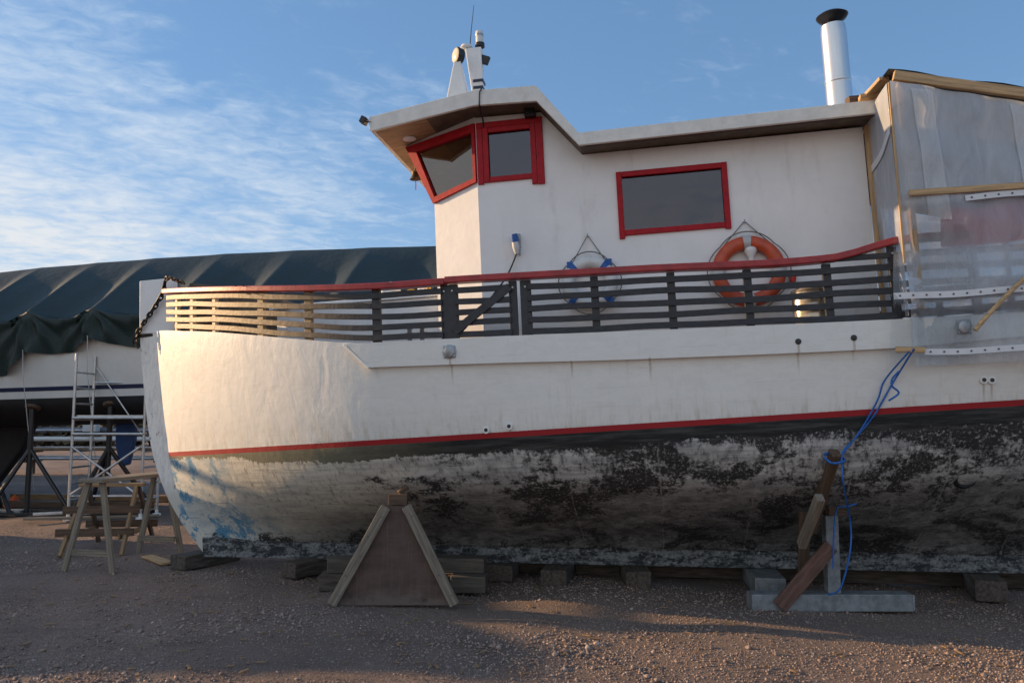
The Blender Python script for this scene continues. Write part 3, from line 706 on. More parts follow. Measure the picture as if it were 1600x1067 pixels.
for sg in (-1,):
    b = MB().bar((4.80, -HWID+.07, 4.075), (7.48, -HWID+.07, 4.093), .03, .045)
    obj('gutter_batten', b, 'brownwood', boat)
for x, y in ((2.90, -.90), (2.90, 0.3)):
    obj('soffit_lamp', MB().lathe([(.075, 0), (.07, -.012), (.0, -.014)], (x, y, 4.502), (0, 0, 1), 18), 'white', boat, smooth=40)
# chimney
ch = obj('stove_pipe', MB().lathe([(.132, 0), (.132, .02), (.132, .585), (.1325, .60), (.135, .603), (.135, .606), (.135, .63), (.135, .634), (.131, .637), (.131, .65), (.131, 1.14), (.131, 1.16), (.124, 1.24)], (7.47, -.30, 4.24), (0, 0, 1), 32), 'steel', boat, smooth=40)
obj('cowl', MB().lathe([(.10, 0), (.07, .05), (.145, .10), (.165, .13), (.12, .16), (.0, .17)], (7.47, -.30, 5.46), (0, 0, 1), 28), 'black', ch, smooth=50)
obj('flange', MB().lathe([(.19, 0), (.19, .02), (.14, .05)], (7.47, -.30, 4.225), (0, 0, 1), 28), 'galv', ch, smooth=40)
# searchlight pedestal and short mast
b = MB().prism([(3.19, -.68), (3.57, -.68), (3.57, -.36), (3.19, -.36)], lambda p: (p[0], p[1], 4.66), lambda p: (3.385+(p[0]-3.39)*.20, -.52+(p[1]+.52)*.22, 5.48))
sp = obj('searchlight_pedestal', b, 'white', boat, bevel=.012)
b = MB().lathe([(.035, -.06), (.085, -.045), (.095, .02), (.085, .035)], (3.39, -.52, 5.55), (-.75, -.66, .02), 20)
obj('searchlight', b, 'black', sp, smooth=40)
obj('lens', MB().lathe([(.078, .036), (.06, .046), (.0, .05)], (3.39, -.52, 5.55), (-.75, -.66, .02), 20), 'lamp', sp, smooth=40)
obj('horn', MB().lathe([(.012, 0), (.02, .06), (.04, .10)], (3.27, -.56, 4.98), (-1, -.1, 0), 12), 'brass', sp, smooth=40)
obj('dome', MB().lathe([(.045, 0), (.045, .02), (.03, .05), (.0, .06)], (3.18, -.62, 4.74), (0, 0, 1), 14), 'galv', sp, smooth=40)
b = MB().prism([(3.49, -.34), (3.63, -.34), (3.63, -.22), (3.49, -.22)], lambda p: (3.585+(p[0]-3.56)*.55, p[1], 4.72), lambda p: (p[0]-.03+(p[0]-3.56)*.35, p[1], 5.72))
ms = obj('mast', b, 'cabin', boat, bevel=.01)
obj('mast_band', MB().box((3.515, -.35, 5.22), (3.63, -.21, 5.25)).box((3.515, -.35, 5.30), (3.635, -.21, 5.33)), 'navy', ms)
obj('antenna_dome', MB().lathe([(.06, 0), (.075, .02), (.06, .05), (.0, .065)], (3.44, -.28, 5.73), (0, 0, 1), 18), 'white', ms, smooth=40)
obj('whip_antenna', MB().tube([(3.48, -.28, 5.74), (3.505, -.28, 5.95), (3.55, -.28, 6.26)], [.007, .005, .003], 6), 'blackpost', ms)
nv = obj('navigation_light', MB().lathe([(.045, 0), (.045, .14), (.04, .15)], (3.60, -.28, 5.78), (0, 0, 1), 18), 'whiteplastic', ms, smooth=40)
obj('light_base', MB().lathe([(.056, 0), (.056, .045)], (3.60, -.28, 5.74), (0, 0, 1), 18), 'black', nv, smooth=40)
obj('lens_band', MB().lathe([(.047, 0), (.047, .025)], (3.60, -.28, 5.87), (0, 0, 1), 18), 'galv', nv, smooth=40)
obj('bracket', MB().bar((3.60, -.28, 5.60), (3.70, -.30, 5.55), .05, .10), 'black', ms, bevel=.01)
# eave lamps and cable
fl = obj('floodlight', MB().box((-.03, -.05, -.035), (.03, .05, .035)).bar((.03, 0, 0), (.10, 0, .02), .015, .012), 'black', boat, bevel=.006, mtx=Matrix.Translation((2.545, -1.33, 4.575)) @ Matrix.Rotation(.5, 4, 'Y'))
obj('speaker', MB().box((4.20, -1.20, 4.49), (4.31, -1.10, 4.62)).lathe([(.045, 0), (.05, .015)], (4.255, -1.20, 4.555), (0, -1, 0), 16), 'black', boat, bevel=.012)
obj('roof_cable', MB().tube([(3.82, -1.44, 4.73), (3.80, -1.46, 4.69), (3.79, -1.455, 4.56), (3.77, -1.30, 4.55), (3.76, -1.13, 4.53), (3.76, -1.13, 4.45)], .008, 6), 'black', boat)
# wall lamp, shore power inlet
obj('wall_lamp', MB().lathe([(.03, .0), (.055, .02), (.06, .05), (.03, .10), (.028, .15)], (6.32, -1.16, 2.98), (0, 0, -1), 18).box((6.30, -1.17, 2.92), (6.34, -1.10, 2.98)), 'white', boat, smooth=40)
obj('power_inlet', MB().box((4.02, -1.14, 3.16), (4.09, -1.10, 3.30)).box((4.075, -1.13, 3.08), (4.085, -1.10, 3.2)), 'galv', boat, bevel=.008)
# hull fittings
def rosette(X, z):
    y = -(half(X, z)+.06); o = obj('scupper_cover', MB().lathe([(.065, -.01), (.065, .012), (.052, .018), (.050, .03), (.03, .036), (0, .038)], (X, y, z), (0, -1, 0), 22), 'galv', boat, smooth=30)
    b = MB()
    for k in range(4):
        a = math.pi/4+k*math.pi/2; b.lathe([(.016, 0), (.016, .014), (.01, .018)], (X+.06*math.cos(a), y, z+.06*math.sin(a)), (0, -1, 0), 8)
    obj('lug', b, 'galv', o, smooth=30)
rosette(3.48, 2.08); rosette(7.92, 2.03)
for X, z in ((6.57, 1.985), (7.03, 1.99)):
    y = -(half(X, z)+.061); obj('hull_port', MB().lathe([(.026, -.005), (.026, .004), (.018, .006)], (X, y, z), (0, -1, 0), 14), 'black', boat, smooth=30)
for X, z in ((3.77, 1.345), (3.99, 1.37), (8.08, 1.58), (8.145, 1.575)):
    y = -half(X, z); o = obj('drain_outlet', MB().lathe([(.034, -.01), (.034, .016), (.02, .018)], (X, y, z), (0, -1, 0), 16), 'white', boat, smooth=30)
    obj('drain_hole', MB().lathe([(.019, .017), (.017, .0195)], (X, y, z), (0, -1, 0), 12), 'black', o)
X, z = 8.0, .74; y = -half(X, z)
o = obj('seawater_inlet', MB().lathe([(.125, -.10), (.12, .015), (.09, .03), (.06, .0)], (X, y+.04, z), (.15, -.8, -.55), 20), 'antifoul', boat, smooth=40)
o.scale = (1, 1, 1)

# ------------------------------------------------------------------ things on and about the boat
def onboat(name, label, cat, p, group=None):
    return thing(name, label, cat, W(*p), BR, group)
def life_ring(p, ro, ri, name_label, ringm, strapm, hang, group):
    t_ = onboat('life_ring', name_label, 'life ring', p, group)
    Rm = (ro+ri)/2; rr = (ro-ri)/2
    b = MB(); n, k = 48, 14; vs = []
    for i in range(n):
        a = 2*math.pi*i/n
        for j in range(k):
            c = 2*math.pi*j/k; q = Rm+rr*math.cos(c); vs.append((q*math.cos(a), -.055+.052*math.sin(c), q*math.sin(a)))
    obj('ring', b.add(vs, [(i*k+j, i*k+(j+1) % k, ((i+1) % n)*k+(j+1) % k, ((i+1) % n)*k+j) for i in range(n) for j in range(k)]), ringm, t_, smooth=180)
    for a0 in ((45, 135, 225, 315) if strapm == 'bluestrap' else (90, 0, 180, 270)):
        b = MB(); vs = []; m_ = 4
        for i in range(m_+1):
            a = R(a0-7+14*i/m_)
            for j in range(k):
                c = 2*math.pi*j/k; q = Rm+(rr+.004)*math.cos(c); vs.append((q*math.cos(a), -.055+.056*math.sin(c), q*math.sin(a)))
        b.add(vs, [(i*k+j, i*k+(j+1) % k, (i+1)*k+(j+1) % k, (i+1)*k+j) for i in range(m_) for j in range(k)])
        if strapm == 'bluestrap':
            a = R(a0); b.box((ro*math.cos(a)-.025, -.085, ro*math.sin(a)-.03), (ro*math.cos(a)+.035, -.03, ro*math.sin(a)+.03))
        obj('strap', b, strapm, t_, smooth=40)
    for q in range(4):
        a0 = R(45+90*q); pts = []
        for i in range(15):
            u = i/14; a = a0+u*math.pi/2; sagr = ro+.012+.03*math.sin(u*math.pi); pts.append((sagr*math.cos(a), -.06, sagr*math.sin(a)))
        obj('grab_line', MB().tube(pts, .006, 6), 'rope', t_)
    h = hang; a1, a2 = R(128), R(52)
    obj('hanging_cord', MB().tube([(ro*math.cos(a1), -.03, ro*math.sin(a1)), (0, -.012, h), (ro*math.cos(a2), -.03, ro*math.sin(a2))], .006, 6), 'rope', t_)
    obj('hook', MB().tube([(0, .0, h-.01), (0, -.03, h-.01), (0, -.03, h+.015)], .006, 6), 'galv', t_)
    return t_
G = 'life rings on the cabin wall'
life_ring((4.77, -1.104, 2.74), .27, .15, 'white life ring with four blue bands hanging on the cabin wall', 'whiteplastic', 'bluestrap', .49, G)
life_ring((6.29, -1.104, 2.74), .345, .215, 'orange life ring with grey reflective bands under the cabin window', 'orange', 'greystrap', .50, G)

# shore power plug and cable
t_ = onboat('power_cable', 'black power cable with blue and white plug trailing down the cabin wall', 'cable', (4.04, -1.14, 3.2))
obj('plug', MB().lathe([(.035, .06), (.04, .02), (.036, -.02)], (0, -.03, .03), (-.1, -.2, 1), 14), 'bluestrap', t_, smooth=40)
obj('grip', MB().lathe([(.034, -.02), (.036, -.08), (.022, -.14)], (0, -.03, .03), (-.1, -.2, 1), 14), 'whiteplastic', t_, smooth=40)
pts = [(0.01, -.01, -.10), (-.02, -.02, -.18), (-.10, -.06, -.35), (-.22, -.2, -.55), (-.34, -.3, -.72), (-.50, -.36, -.90), (-.62, -.40, -1.02), (-.9, -.42, -1.08), (-1.3, -.3, -1.09)]
def cr(pts, n=6):
    out = []; P = [Vector(p) for p in pts]
    for i in range(len(P)-1):
        p0, p1, p2, p3 = P[max(i-1, 0)], P[i], P[i+1], P[min(i+2, len(P)-1)]
        for k in range(n):
            u = k/n; out.append(.5*((2*p1)+(p2-p0)*u+(2*p0-5*p1+4*p2-p3)*u*u+(3*p1-p0-3*p2+p3)*u**3))
    return out+[P[-1]]
obj('cord', MB().tube(cr(pts), .009, 6), 'black', t_)
# drum and float aft
t_ = onboat('metal_drum', 'pale shiny metal drum on deck behind the slatted rail', 'drum', (6.76, -1.47, 2.03))
obj('body', MB().lathe([(.15, 0), (.155, .01), (.155, .43), (.14, .455), (.05, .46)], (0, 0, 0), (0, 0, 1), 32), 'tin', t_, smooth=40)
obj('rim', MB().lathe([(.158, .42), (.163, .43), (.158, .44)], (0, 0, 0), (0, 0, 1), 32), 'tin', t_, smooth=40)
t_ = tag(obj('float', MB().lathe([(.0, -.05), (.03, -.045), (.035, 0), (.03, .045), (.0, .05)], W(6.69, -1.13, 2.66), (0, 0, 1), 16), 'redfloat', smooth=60), 'small red float hanging beside the orange life ring', 'float')
# bell
t_ = onboat('ship_bell', 'small dark bell with red cord hanging under the wheelhouse eave', 'bell', (2.76, -.22, 4.49))
t_.scale = (.75, .75, .62)
obj('bell_body', MB().lathe([(.02, -.20), (.05, -.22), (.058, -.28), (.085, -.35), (.088, -.36)], (0, 0, 0), (0, 0, 1), 20), 'brass', t_, smooth=40)
obj('bracket', MB().tube([(0, 0, 0), (0, 0, -.2)], .012, 8), 'brass', t_)
obj('bell_cord', MB().tube([(0, 0, -.34), (.005, 0, -.45), (0, 0, -.56)], .008, 6), 'redfloat', t_)
# bow chain
def chain(pts, link, r):
    b = MB(); P = cr(pts, 10); i = 0; acc = 0; prev = P[0]; last = 0
    L = [P[0]]
    tot = []
    for p in P[1:]:
        while (p-L[-1]).length >= link:
            L.append(L[-1]+(p-L[-1]).normalized()*link)
    for i, (a, c) in enumerate(zip(L, L[1:])):
        d = (c-a).normalized(); s = d.orthogonal().normalized(); s2 = d.cross(s); m_ = (a+c)/2; s = s if i % 2 else s2
        b.tube([m_+d*(link*.72*math.cos(q))+s*(link*.36*math.sin(q)) for q in [2*math.pi*k/10 for k in range(10)]], r, 5, closed=True)
    return b
pts = [W(*p) for p in [(-.05, -.42, 3.22), (-.25, -.33, 3.30), (-.42, -.2, 3.33), (-.52, -.12, 3.16), (-.66, -.10, 2.98), (-.80, -.09, 2.82), (-.90, -.085, 2.66), (-.92, -.08, 2.55)]]
tag(obj('anchor_chain', chain(pts, .062, .011), 'chain', smooth=60), 'dark rusty chain hanging over the bow beside the stem head', 'chain')
pts = [W(*p) for p in [(-.42, -.23, 3.30), (-.55, -.13, 3.14), (-.86, -.095, 2.72), (-.90, -.09, 2.58), (-.86, -.09, 2.52)]]
tag(obj('mooring_line', MB().tube(cr(pts), .011, 6), 'black', smooth=60), 'thin black line running beside the bow chain', 'rope')
# small gear on the fore cabin roof
def lump(name, label, cat, p, s, m, seed):
    rnd = random.Random(seed); b = MB()
    def f(u, v):
        a = u*2*math.pi; h = (v-.0)*math.pi/2; k = 1+.15*math.sin(3*a+seed)+.1*math.sin(5*a+2*v*3+seed*2)
        return (s[0]*math.cos(a)*math.cos(h)*k, s[1]*math.sin(a)*math.cos(h)*k, s[2]*math.sin(h)*(1+.1*math.sin(4*a)))
    b.grid(f, 20, 8); o = obj(name, b, m, smooth=180); o.location = W(*p); o.rotation_euler = BR
    return tag(o, label, cat)
lump('cloth_bundle', 'bright yellow cloth bundle on the fore cabin roof', 'cloth', (2.74, -.50, 2.835), (.10, .08, .09), 'yellow', 1)
lump('sack', 'tan sack lying on the fore cabin roof behind the rail', 'sack', (2.30, -.45, 2.835), (.20, .12, .06), 'curtain', 2)
lump('fender', 'white rounded fender just showing above the red rail', 'fender', (2.50, -.45, 2.835), (.12, .10, .19), 'whiteplastic', 3)
lump('dome_vent', 'low pale dome vent above the red rail, nearer the wheelhouse', 'vent', (2.85, -.30, 2.835), (.10, .10, .16), 'whiteplastic', 4)
for i, x in enumerate((2.96, 3.06)):
    tag(obj('tin_can', MB().lathe([(.025, 0), (.025, .11), (.02, .115)], W(x, -.55+i*.12, 2.836), (0, 0, 1), 14), 'curtain' if i else 'yellow', smooth=40),
        ('pale tin can beside the wheelhouse on the fore cabin roof', 'amber tin can next to the yellow bundle on the fore cabin roof')[1-i], 'can', 'tin cans on the fore cabin roof')

# ------------------------------------------------------------------ plastic shelter over the after deck
sh = onboat('plastic_shelter', 'makeshift shelter of clear reinforced plastic on pale timber battens at the stern', 'shelter', (7.5, 0, 2.0))
def L(x, y, z): return (x-7.5, y, z-2.0)
YS = 1.80
def roofz(x): return 4.25-.275*(x-7.55)
for sg in (-1, 1):
    nm = 'port'
    beam('eave_batten', L(7.54, sg*(YS+.02), roofz(7.54)), L(10.9, sg*(YS+.02), roofz(10.9)), .05, .085, 'timber', sh)
    beam('wall_batten', L(7.56, sg*(YS+.055), 3.19), L(10.9, sg*(YS+.055), 3.12), .03, .055, 'timber', sh)
    for x in (7.60, 8.72, 9.8): beam('upright', L(x, sg*(YS-.05), 2.2), L(x, sg*(YS-.05), roofz(x)-.03), .045, .07, 'timber', sh)
    beam('cabin_upright', L(7.49, sg*1.145, 2.1), L(7.49, sg*1.145, 4.06), .07, .07, 'timber', sh)
    rnd = random.Random(3+sg)
    def flank(u, v, x0=7.50, x1=10.9, z0=1.72, lay=0):
        x = x0+(x1-x0)*u; zt = roofz(x)-.06; z = zt+(z0-zt)*v
        wob = .022*math.sin(x*4.3+z*1.4+.8*math.sin(z*2.2))+.012*math.sin(x*9+z*2.1)+.010*math.sin(x*17-z*3+1)+.008*math.sin(z*13+x*4)
        y = YS+.012 if z > 2.3 else max(YS-.02, half(x, min(z, sheer(x)))+.055)
        y = y if z > 2.45 or z < 2.2 else YS+.03
        return L(x, sg*(y+wob+lay), z)
    bb = MB()
    bb.grid(lambda u, v: flank(u, v), 60, 48)
    obj('flank_sheet', bb, 'plastic', sh, smooth=180)
    if sg < 0:
        # milky overlap panels and hems
        for xa, wd in ((7.66, .17), (8.44, .17)):
            bb = MB(); bb.grid(lambda u, v: (lambda q: (q[0], q[1]-.014, q[2]))(flank(u, .02+v*.47, xa+.05*v, xa+.05*v+wd)), 6, 24)
            obj('seam_panel', bb, 'plastic2', sh, smooth=180)
        bb = MB(); bb.grid(lambda u, v: (lambda q: (q[0]-.16*(1-u)*v, q[1]-.016, q[2]))(flank(u, .50+v*.5, 7.44, 8.0)), 12, 20)
        obj('loose_flap', bb, 'plastic3', sh, smooth=180)
        def strip_(z, x0, x1, wd, dz):
            bb = MB(); n = 40
            def pf(u, v):
                x = x0+(x1-x0)*u; zz_ = z+dz*u+wd*(v-.5)+.006*math.sin(x*7)
                y = max(half(x, min(zz_, sheer(x)))+.095, YS+.045) if zz_ < 2.25 else YS+.055
                return L(x, -y, zz_)
            bb.grid(pf, n, 2); st = obj('eyelet_strip', bb, 'strip', sh, smooth=180)
            bb = MB(); x = x0+.05; 
            while x < x1:
                p = pf((x-x0)/(x1-x0), .5); bb.lathe([(.009, 0), (.009, .003)], (p[0], p[1]-.001, p[2]), (0, -1, 0), 8); x += .105
            obj('eyelet', bb, 'dot', st)
        strip_(2.31, 7.36, 10.5, .055, -.02); strip_(1.83, 7.56, 10.5, .05, -.05); strip_(3.11, 8.0, 10.5, .05, -.0)
    # forward end of the shelter, from the cabin corner out to the flank
    bb = MB()
    def fwd(u, v):
        y = 1.10+(YS-1.10)*u; zt = 4.14+.06*u; z = zt+(2.15-zt)*v
        return L(7.485+.02*math.sin(z*5+u*4)*u*(1-u)*2, sg*y, z)
    bb.grid(fwd, 16, 40); obj('end_sheet', bb, 'plastic', sh, smooth=180)
    bb = MB(); bb.grid(lambda u, v: (lambda q: (q[0]-.012, q[1], q[2]))(fwd(u, .245-.06*u*u+v*.035)), 12, 2)
    obj('eyelet_strip', bb, 'strip', sh)
    beam('corner_lath', L(7.485, sg*(YS+.015), 2.6), L(7.50, sg*(YS+.015), 4.2), .018, .018, 'timber', sh, bevel=.002)
bb = MB()
bb.grid(lambda u, v: L(7.5+3.4*u, -YS-.04+2*(YS+.04)*v, roofz(7.5+3.4*u)+.048+.03*(1-abs(2*v-1))+.012*math.sin(u*30+v*9)), 30, 16)
obj('roof_sheet', bb, 'shed', sh, smooth=180)
for y in (-.9, 0, .9): beam('rafter', L(7.56, y, roofz(7.56)-.03+.03*(1-abs(y)/1.8)), L(10.9, y, roofz(10.9)-.03+.03*(1-abs(y)/1.8)), .045, .07, 'timber', sh)
# timber offcuts at the joint of roof and shelter
beam('offcut', L(7.36, -1.40, 4.24), L(7.66, -1.42, 4.24), .10, .045, 'timber', sh)
beam('offcut', L(7.44, -1.40, 4.255), L(7.50, -1.70, 4.285), .09, .035, 'timber', sh)
beam('offcut', L(7.28, -1.30, 4.265), L(7.52, -1.24, 4.285), .09, .06, 'brownwood', sh)
bb = MB(); bb.grid(lambda u, v: L(7.47+.10*u, -1.72+.24*v, 4.265+.03*math.sin(v*3)+.03*math.sin(u*5)), 8, 8)
obj('roof_flap', bb, 'shed', sh, smooth=180)
# brace hose inside the sheet
obj('cover_rope', MB().tube(cr([L(7.93, -1.95, 1.98), L(8.15, -1.93, 2.20), L(8.45, -1.90, 2.44), L(8.9, -1.90, 2.62)]), .018, 8), 'timber', sh)
bb = MB()
bb.grid(lambda u, v: (lambda x: W(x, -1.69+.03*math.sin(x*11+v*3), 3.08-.34*v+.02*math.sin(x*6)))(7.84+2.4*u), 40, 12)
tag(obj('red_tarpaulin', bb, 'redtarp', smooth=180), 'red tarpaulin hung inside the plastic shelter above the rail', 'tarpaulin')
# small timber toggle and the blue rope tied to it
p = W(7.33, -1.86, 1.865); q = W(7.56, -1.87, 1.845)
tag(beam('toggle', p, q, .025, .05, 'timber', None), 'short pale timber toggle clamping the plastic hem to the hull', 'batten')

# ------------------------------------------------------------------ supports
# steel stand under the starboard quarter
PX0, PY0 = 2.98, 7.62
st = thing('boat_stand', 'grey steel T-shaped boat stand under the hull, with a blue rope tied to it', 'stand', (PX0, PY0, 0))
obj('base_beam', MB().box((-.78, -.09, .0), (.70, .09, .155)), 'greypaint', st, bevel=.008)
obj('end_plate', MB().box((.70, -.088, .012), (.712, .088, .15)), 'galv', st)
obj('post', MB().box((-.065, -.06, .156), (.055, .05, .86)), 'greypaint', st, bevel=.008)
obj('head', MB().box((-.03, -.055, .861), (.13, .06, 1.02)), 'brownwood', st, bevel=.008)
HP = W(6.80, -(half(6.80, .98)+.05), .98)
t_ = tag(beam('slanted_timber', (2.66, 7.50, .60), (HP.x-.10, HP.y+.02, 1.08), .07, .085, 'greywood'), 'pale weathered timber wedged at a slant against the boat stand', 'timber')
t_ = tag(beam('dark_brace', (2.78, 7.60, .72), (HP.x+.03, HP.y-.02, HP.z+.04), .08, .10, 'brownwood'), 'dark brown timber wedged between hull and stand, bound with blue rope', 'timber')
t_ = tag(beam('upright_plank', (2.74, 7.72, .10), (2.77, 7.70, .95), .10, .035, 'brownwood'), 'narrow brown plank standing upright behind the slanted timber', 'plank')
t_ = tag(beam('rusty_board', (2.44, 7.50, .05), (2.93, 7.49, .60), .035, .14, 'rustboard'), 'rusty brown board leaning on the foot of the steel boat stand', 'board')
# blue rope
def onhull(X, z, d=.025): return W(X, -(half(X, z)+d), z)
KN = onhull(6.82, .96, .07)
V3 = lambda x, y, z: Vector((x, y, z))
pts = [W(7.47, -1.89, 1.86), onhull(7.34, 1.60), onhull(7.18, 1.34), onhull(7.02, 1.15), onhull(6.90, 1.02, .05), KN+V3(.05, -.05, -.05), KN+V3(.06, -.04, -.22), V3(3.09, 7.44, .86), V3(3.09, 7.44, .62), V3(3.03, 7.43, .38), V3(2.96, 7.42, .22), V3(2.86, 7.44, .17)]
rp = thing('blue_rope', 'bright blue rope running from the hull side down round the boat stand', 'rope', (0, 0, 0))
obj('strand', MB().tube(cr(pts), .0085, 6), 'bluerope', rp, smooth=60)
pts2 = [W(7.43, -1.89, 1.84), onhull(7.27, 1.62, .03), onhull(7.2, 1.45, .03), onhull(7.05, 1.2, .03), KN+V3(.05, -.02, .02)]
obj('strand', MB().tube(cr(pts2), .008, 6), 'bluerope', rp, smooth=60)
pts3 = [W(7.34, -1.87, 1.68), W(7.28, -1.88, 1.62), W(7.27, -1.89, 1.56), W(7.32, -1.88, 1.50), W(7.24, -1.86, 1.44)]
obj('knot', MB().tube(cr(pts3), .0085, 6), 'bluerope', rp, smooth=60)
pts4 = [KN+V3(*p) for p in [(-.09, -.02, .02), (-.05, -.07, -.03), (.04, -.07, -.02), (.09, .0, .0), (.02, .05, .05), (-.08, .0, .04)]]
obj('lashing', MB().tube(cr(pts4), .012, 6), 'bluerope', rp, smooth=60)
pts5 = [Vector(p) for p in [(3.17, 7.47, .98), (3.06, 7.46, .955), (2.99, 7.48, .93), (2.95, 7.47, .70), (2.93, 7.47, .40)]]
obj('tail', MB().tube(cr(pts5), .008, 6), 'bluerope', rp, smooth=60)
# plywood A-frame
af = thing('hull_prop', 'triangular hull prop of brown plywood with two grey timber legs, under the port side', 'prop', (-1.10, 7.80, 0))
obj('plywood_panel', MB().prism([(-.56, .0), (.55, .0), (.07, .93), (-.08, .93)], lambda p: (p[0], .0, p[1]), lambda p: (p[0], .018, p[1])), 'ply', af)
beam('leg', (-.60, -.045, .012), (-.105, -.03, .92), .095, .05, 'greywood', af, up=(0, 1, 0))
beam('leg', (.56, -.045, .012), (.09, -.03, .93), .095, .05, 'greywood', af, up=(0, 1, 0))
for sx, x0, z0, x1, z1 in ((-1, -.60, .012, -.105, .92), (1, .56, .012, .09, .93)):
    for k in range(5):
        u = .1+.2*k; obj('nail', MB().lathe([(.007, 0), (.007, .003)], (x0+(x1-x0)*u+.015*(-1)**k, -.069+.014*u, z0+(z1-z0)*u), (0, -1, 0), 8), 'dot', af)
beam('centre_post', (-.005, .05, .0), (-.005, .05, .93), .09, .09, 'brownwood', af)
beam('head_block', (-.09, .05, .985), (.09, .06, .985), .14, .10, 'brownwood', af)
beam('wedge', (-.0, .08, 1.04), (.075, .12, 1.10), .06, .05, 'brownwood', af)
# keel blocks
G = 'timber blocks under the keel'
def block(x, y, s, rz, m, label, z=0, tilt=0):
    o = obj('keel_block', MB().box((-s[0]/2, -s[1]/2, 0), (s[0]/2, s[1]/2, s[2])), m, bevel=.012)
    o.location = (x, y, z); o.rotation_euler = (tilt, 0, rz); return tag(o, label, 'timber block', G)
block(-3.72, 9.95, (.85, .26, .165), R(62), 'darkwood', 'dark squared timber on the gravel just ahead of the stem foot')
block(-2.22, 9.50, (.95, .24, .165), R(55), 'darkwood', 'split dark timber under the keel, left of the plywood prop')
block(-1.66, 8.62, (.55, .24, .15), R(8), 'darkgrey', 'upper grey block left of the plywood prop, on a darker one', .165)
block(-1.68, 8.55, (.62, .28, .165), R(4), 'darkwood', 'lower dark block left of the plywood prop')
block(-.55, 8.62, (.55, .24, .15), R(-6), 'darkgrey', 'upper grey block right of the plywood prop', .165)
block(-.44, 8.45, (.36, .26, .165), R(-4), 'darkgrey', 'lower grey block at the right foot of the plywood prop')
block(-.10, 9.15, (.5, .30, .17), R(80), 'darkwood', 'dark block deep under the keel, first right of the plywood prop')
block(.52, 9.05, (.8, .28, .165), R(78), 'darkwood', 'dark block under the keel, second right of the plywood prop')
block(1.33, 8.90, (.8, .26, .18), R(88), 'darkwood', 'thick end-on block under the keel, halfway between prop and steel stand')
block(2.62, 8.55, (.30, .9, .19), R(-8), 'greypaint', 'grey painted block under the keel behind the steel stand')
block(4.75, 8.25, (.7, .28, .20), R(70), 'darkwood', 'dark block under the keel at the right edge')

for xa, xb, lab in ((1.5, 4.2, 'long dark bearer added behind the keel to block light, nearest the bow'), (4.35, 6.35, 'long dark bearer added behind the keel to block light, at midships'), (6.5, 10.5, 'long dark bearer added behind the keel to block light, behind the steel stand')):  # timbers added to block sun and view under the hull
    p, q = W(xa, .42, 0), W(xb, .42, 0); p.z = q.z = .085
    tag(beam('baffle', p, q, .22, .165, 'darkwood', bevel=.012), lab, 'timber', 'light blockers behind the keel')
# trestles beside the bow
def trestle(name, label, o, L_, w_, h_, axis, m, top, spread=.33, m2=None, mid=None):
    t_ = thing(name, label, 'trestle', o, (0, 0, axis), 'wooden trestles beside the bow')
    m2 = m2 or m
    if top: beam('top_board', (-.05, 0, h_), (L_+.05, 0, h_), w_, .045, m, t_)
    for x in (.04, L_-.04):
        for s in (-1, 1):
            beam('leg', (x+(-.05 if x < .5 else .05), s*spread, .0), (x, s*w_*.28, h_-.022), .042, .07, m2 if s > 0 else m, t_, up=(0, 1, 0))
        beam('cross_rail', (x-.035, -spread*.83, .22), (x-.035, spread*.83, .22), .03, .075, m, t_)
    for s in (-1, 1):
        for z in (mid or ()): beam('side_rail', (-.14, s*(spread*(1-z/h_)+w_*.28*z/h_+.04), z), (L_+.1, s*(spread*(1-z/h_)+w_*.28*z/h_+.04), z), .035, .10, m2, t_)
    return t_
trestle('trestle', 'pale wooden trestle with a wide board top, nearest the bow', (-4.87, 9.42, 0), 1.22, .33, 1.045, math.atan2(1.22, .30), 'greywood', True)
trestle('trestle', 'brown wooden trestle with side rails, standing behind the board-topped one', (-5.86, 11.1, 0), .74, .14, .86, R(6), 'yellowwood', True, .62, 'brownwood', (.28, .55))
tag(beam('loose_plank', (-4.62, 10.35, .03), (-4.15, 9.85, .03), .15, .03, 'timber'), 'short pale plank lying on the gravel between trestle and bow', 'plank')

# ------------------------------------------------------------------ the neighbouring yacht under its tarpaulin
YO = Vector((-9.5, 16.9, 0)); YA = R(-10)
YMx = Matrix.Translation(YO) @ Matrix.Rotation(YA, 4, 'Z') @ Matrix.Rotation(R(-1.2), 4, 'Y')
YR = YMx.to_euler()
ya = thing('sailing_yacht', 'white sailing yacht with navy stripe and black bottom under a dark tarpaulin', 'yacht', YO, YR)
def yb(x):
    k = max(0, min(1, (x+8)/6)); k2 = max(0, min(1, (10.5-x)/5)); return 1.75*(1-(1-k)**2.2)*(1-.55*(1-k2)**2)
def ysec(x, s):
    """s 0 at the sheer, 1 at the centreline below"""
    hb = yb(x)
    if s < .5:
        u = s/.5; return hb*(1-.07*u*u), 3.55-1.42*u
    u = (s-.5)/.5; return hb*.93*math.cos(u*math.pi/2)**.75, 2.13-.50*math.sin(u*math.pi/2)
def topside(a, c, m, name, off=0, nv=10):
    for sg in (-1, 1):
        b = MB(); b.grid(lambda u, v: (lambda x, q: (x, sg*(q[0]+off), q[1]))(-8+18.5*u, ysec(-8+18.5*u, a+(c-a)*v)), 60, nv); yield obj(name, b, m, ya, smooth=60)
list(topside(0, .5, 'yachtwhite', 'topside')); list(topside(.5, 1, 'antifoul', 'underbody'))
list(topside(.425, .452, 'navy', 'waterline_stripe', .006, 2))
b = MB(); n = 10
for i in range(60):
    x0, x1 = -8+18.5*i/60, -8+18.5*(i+1)/60
    b.add([(x0, -yb(x0), 3.55), (x1, -yb(x1), 3.55), (x1, yb(x1), 3.55), (x0, yb(x0), 3.55)], [(0, 1, 2, 3)])
obj('yacht_deck', b, 'yachtwhite', ya)
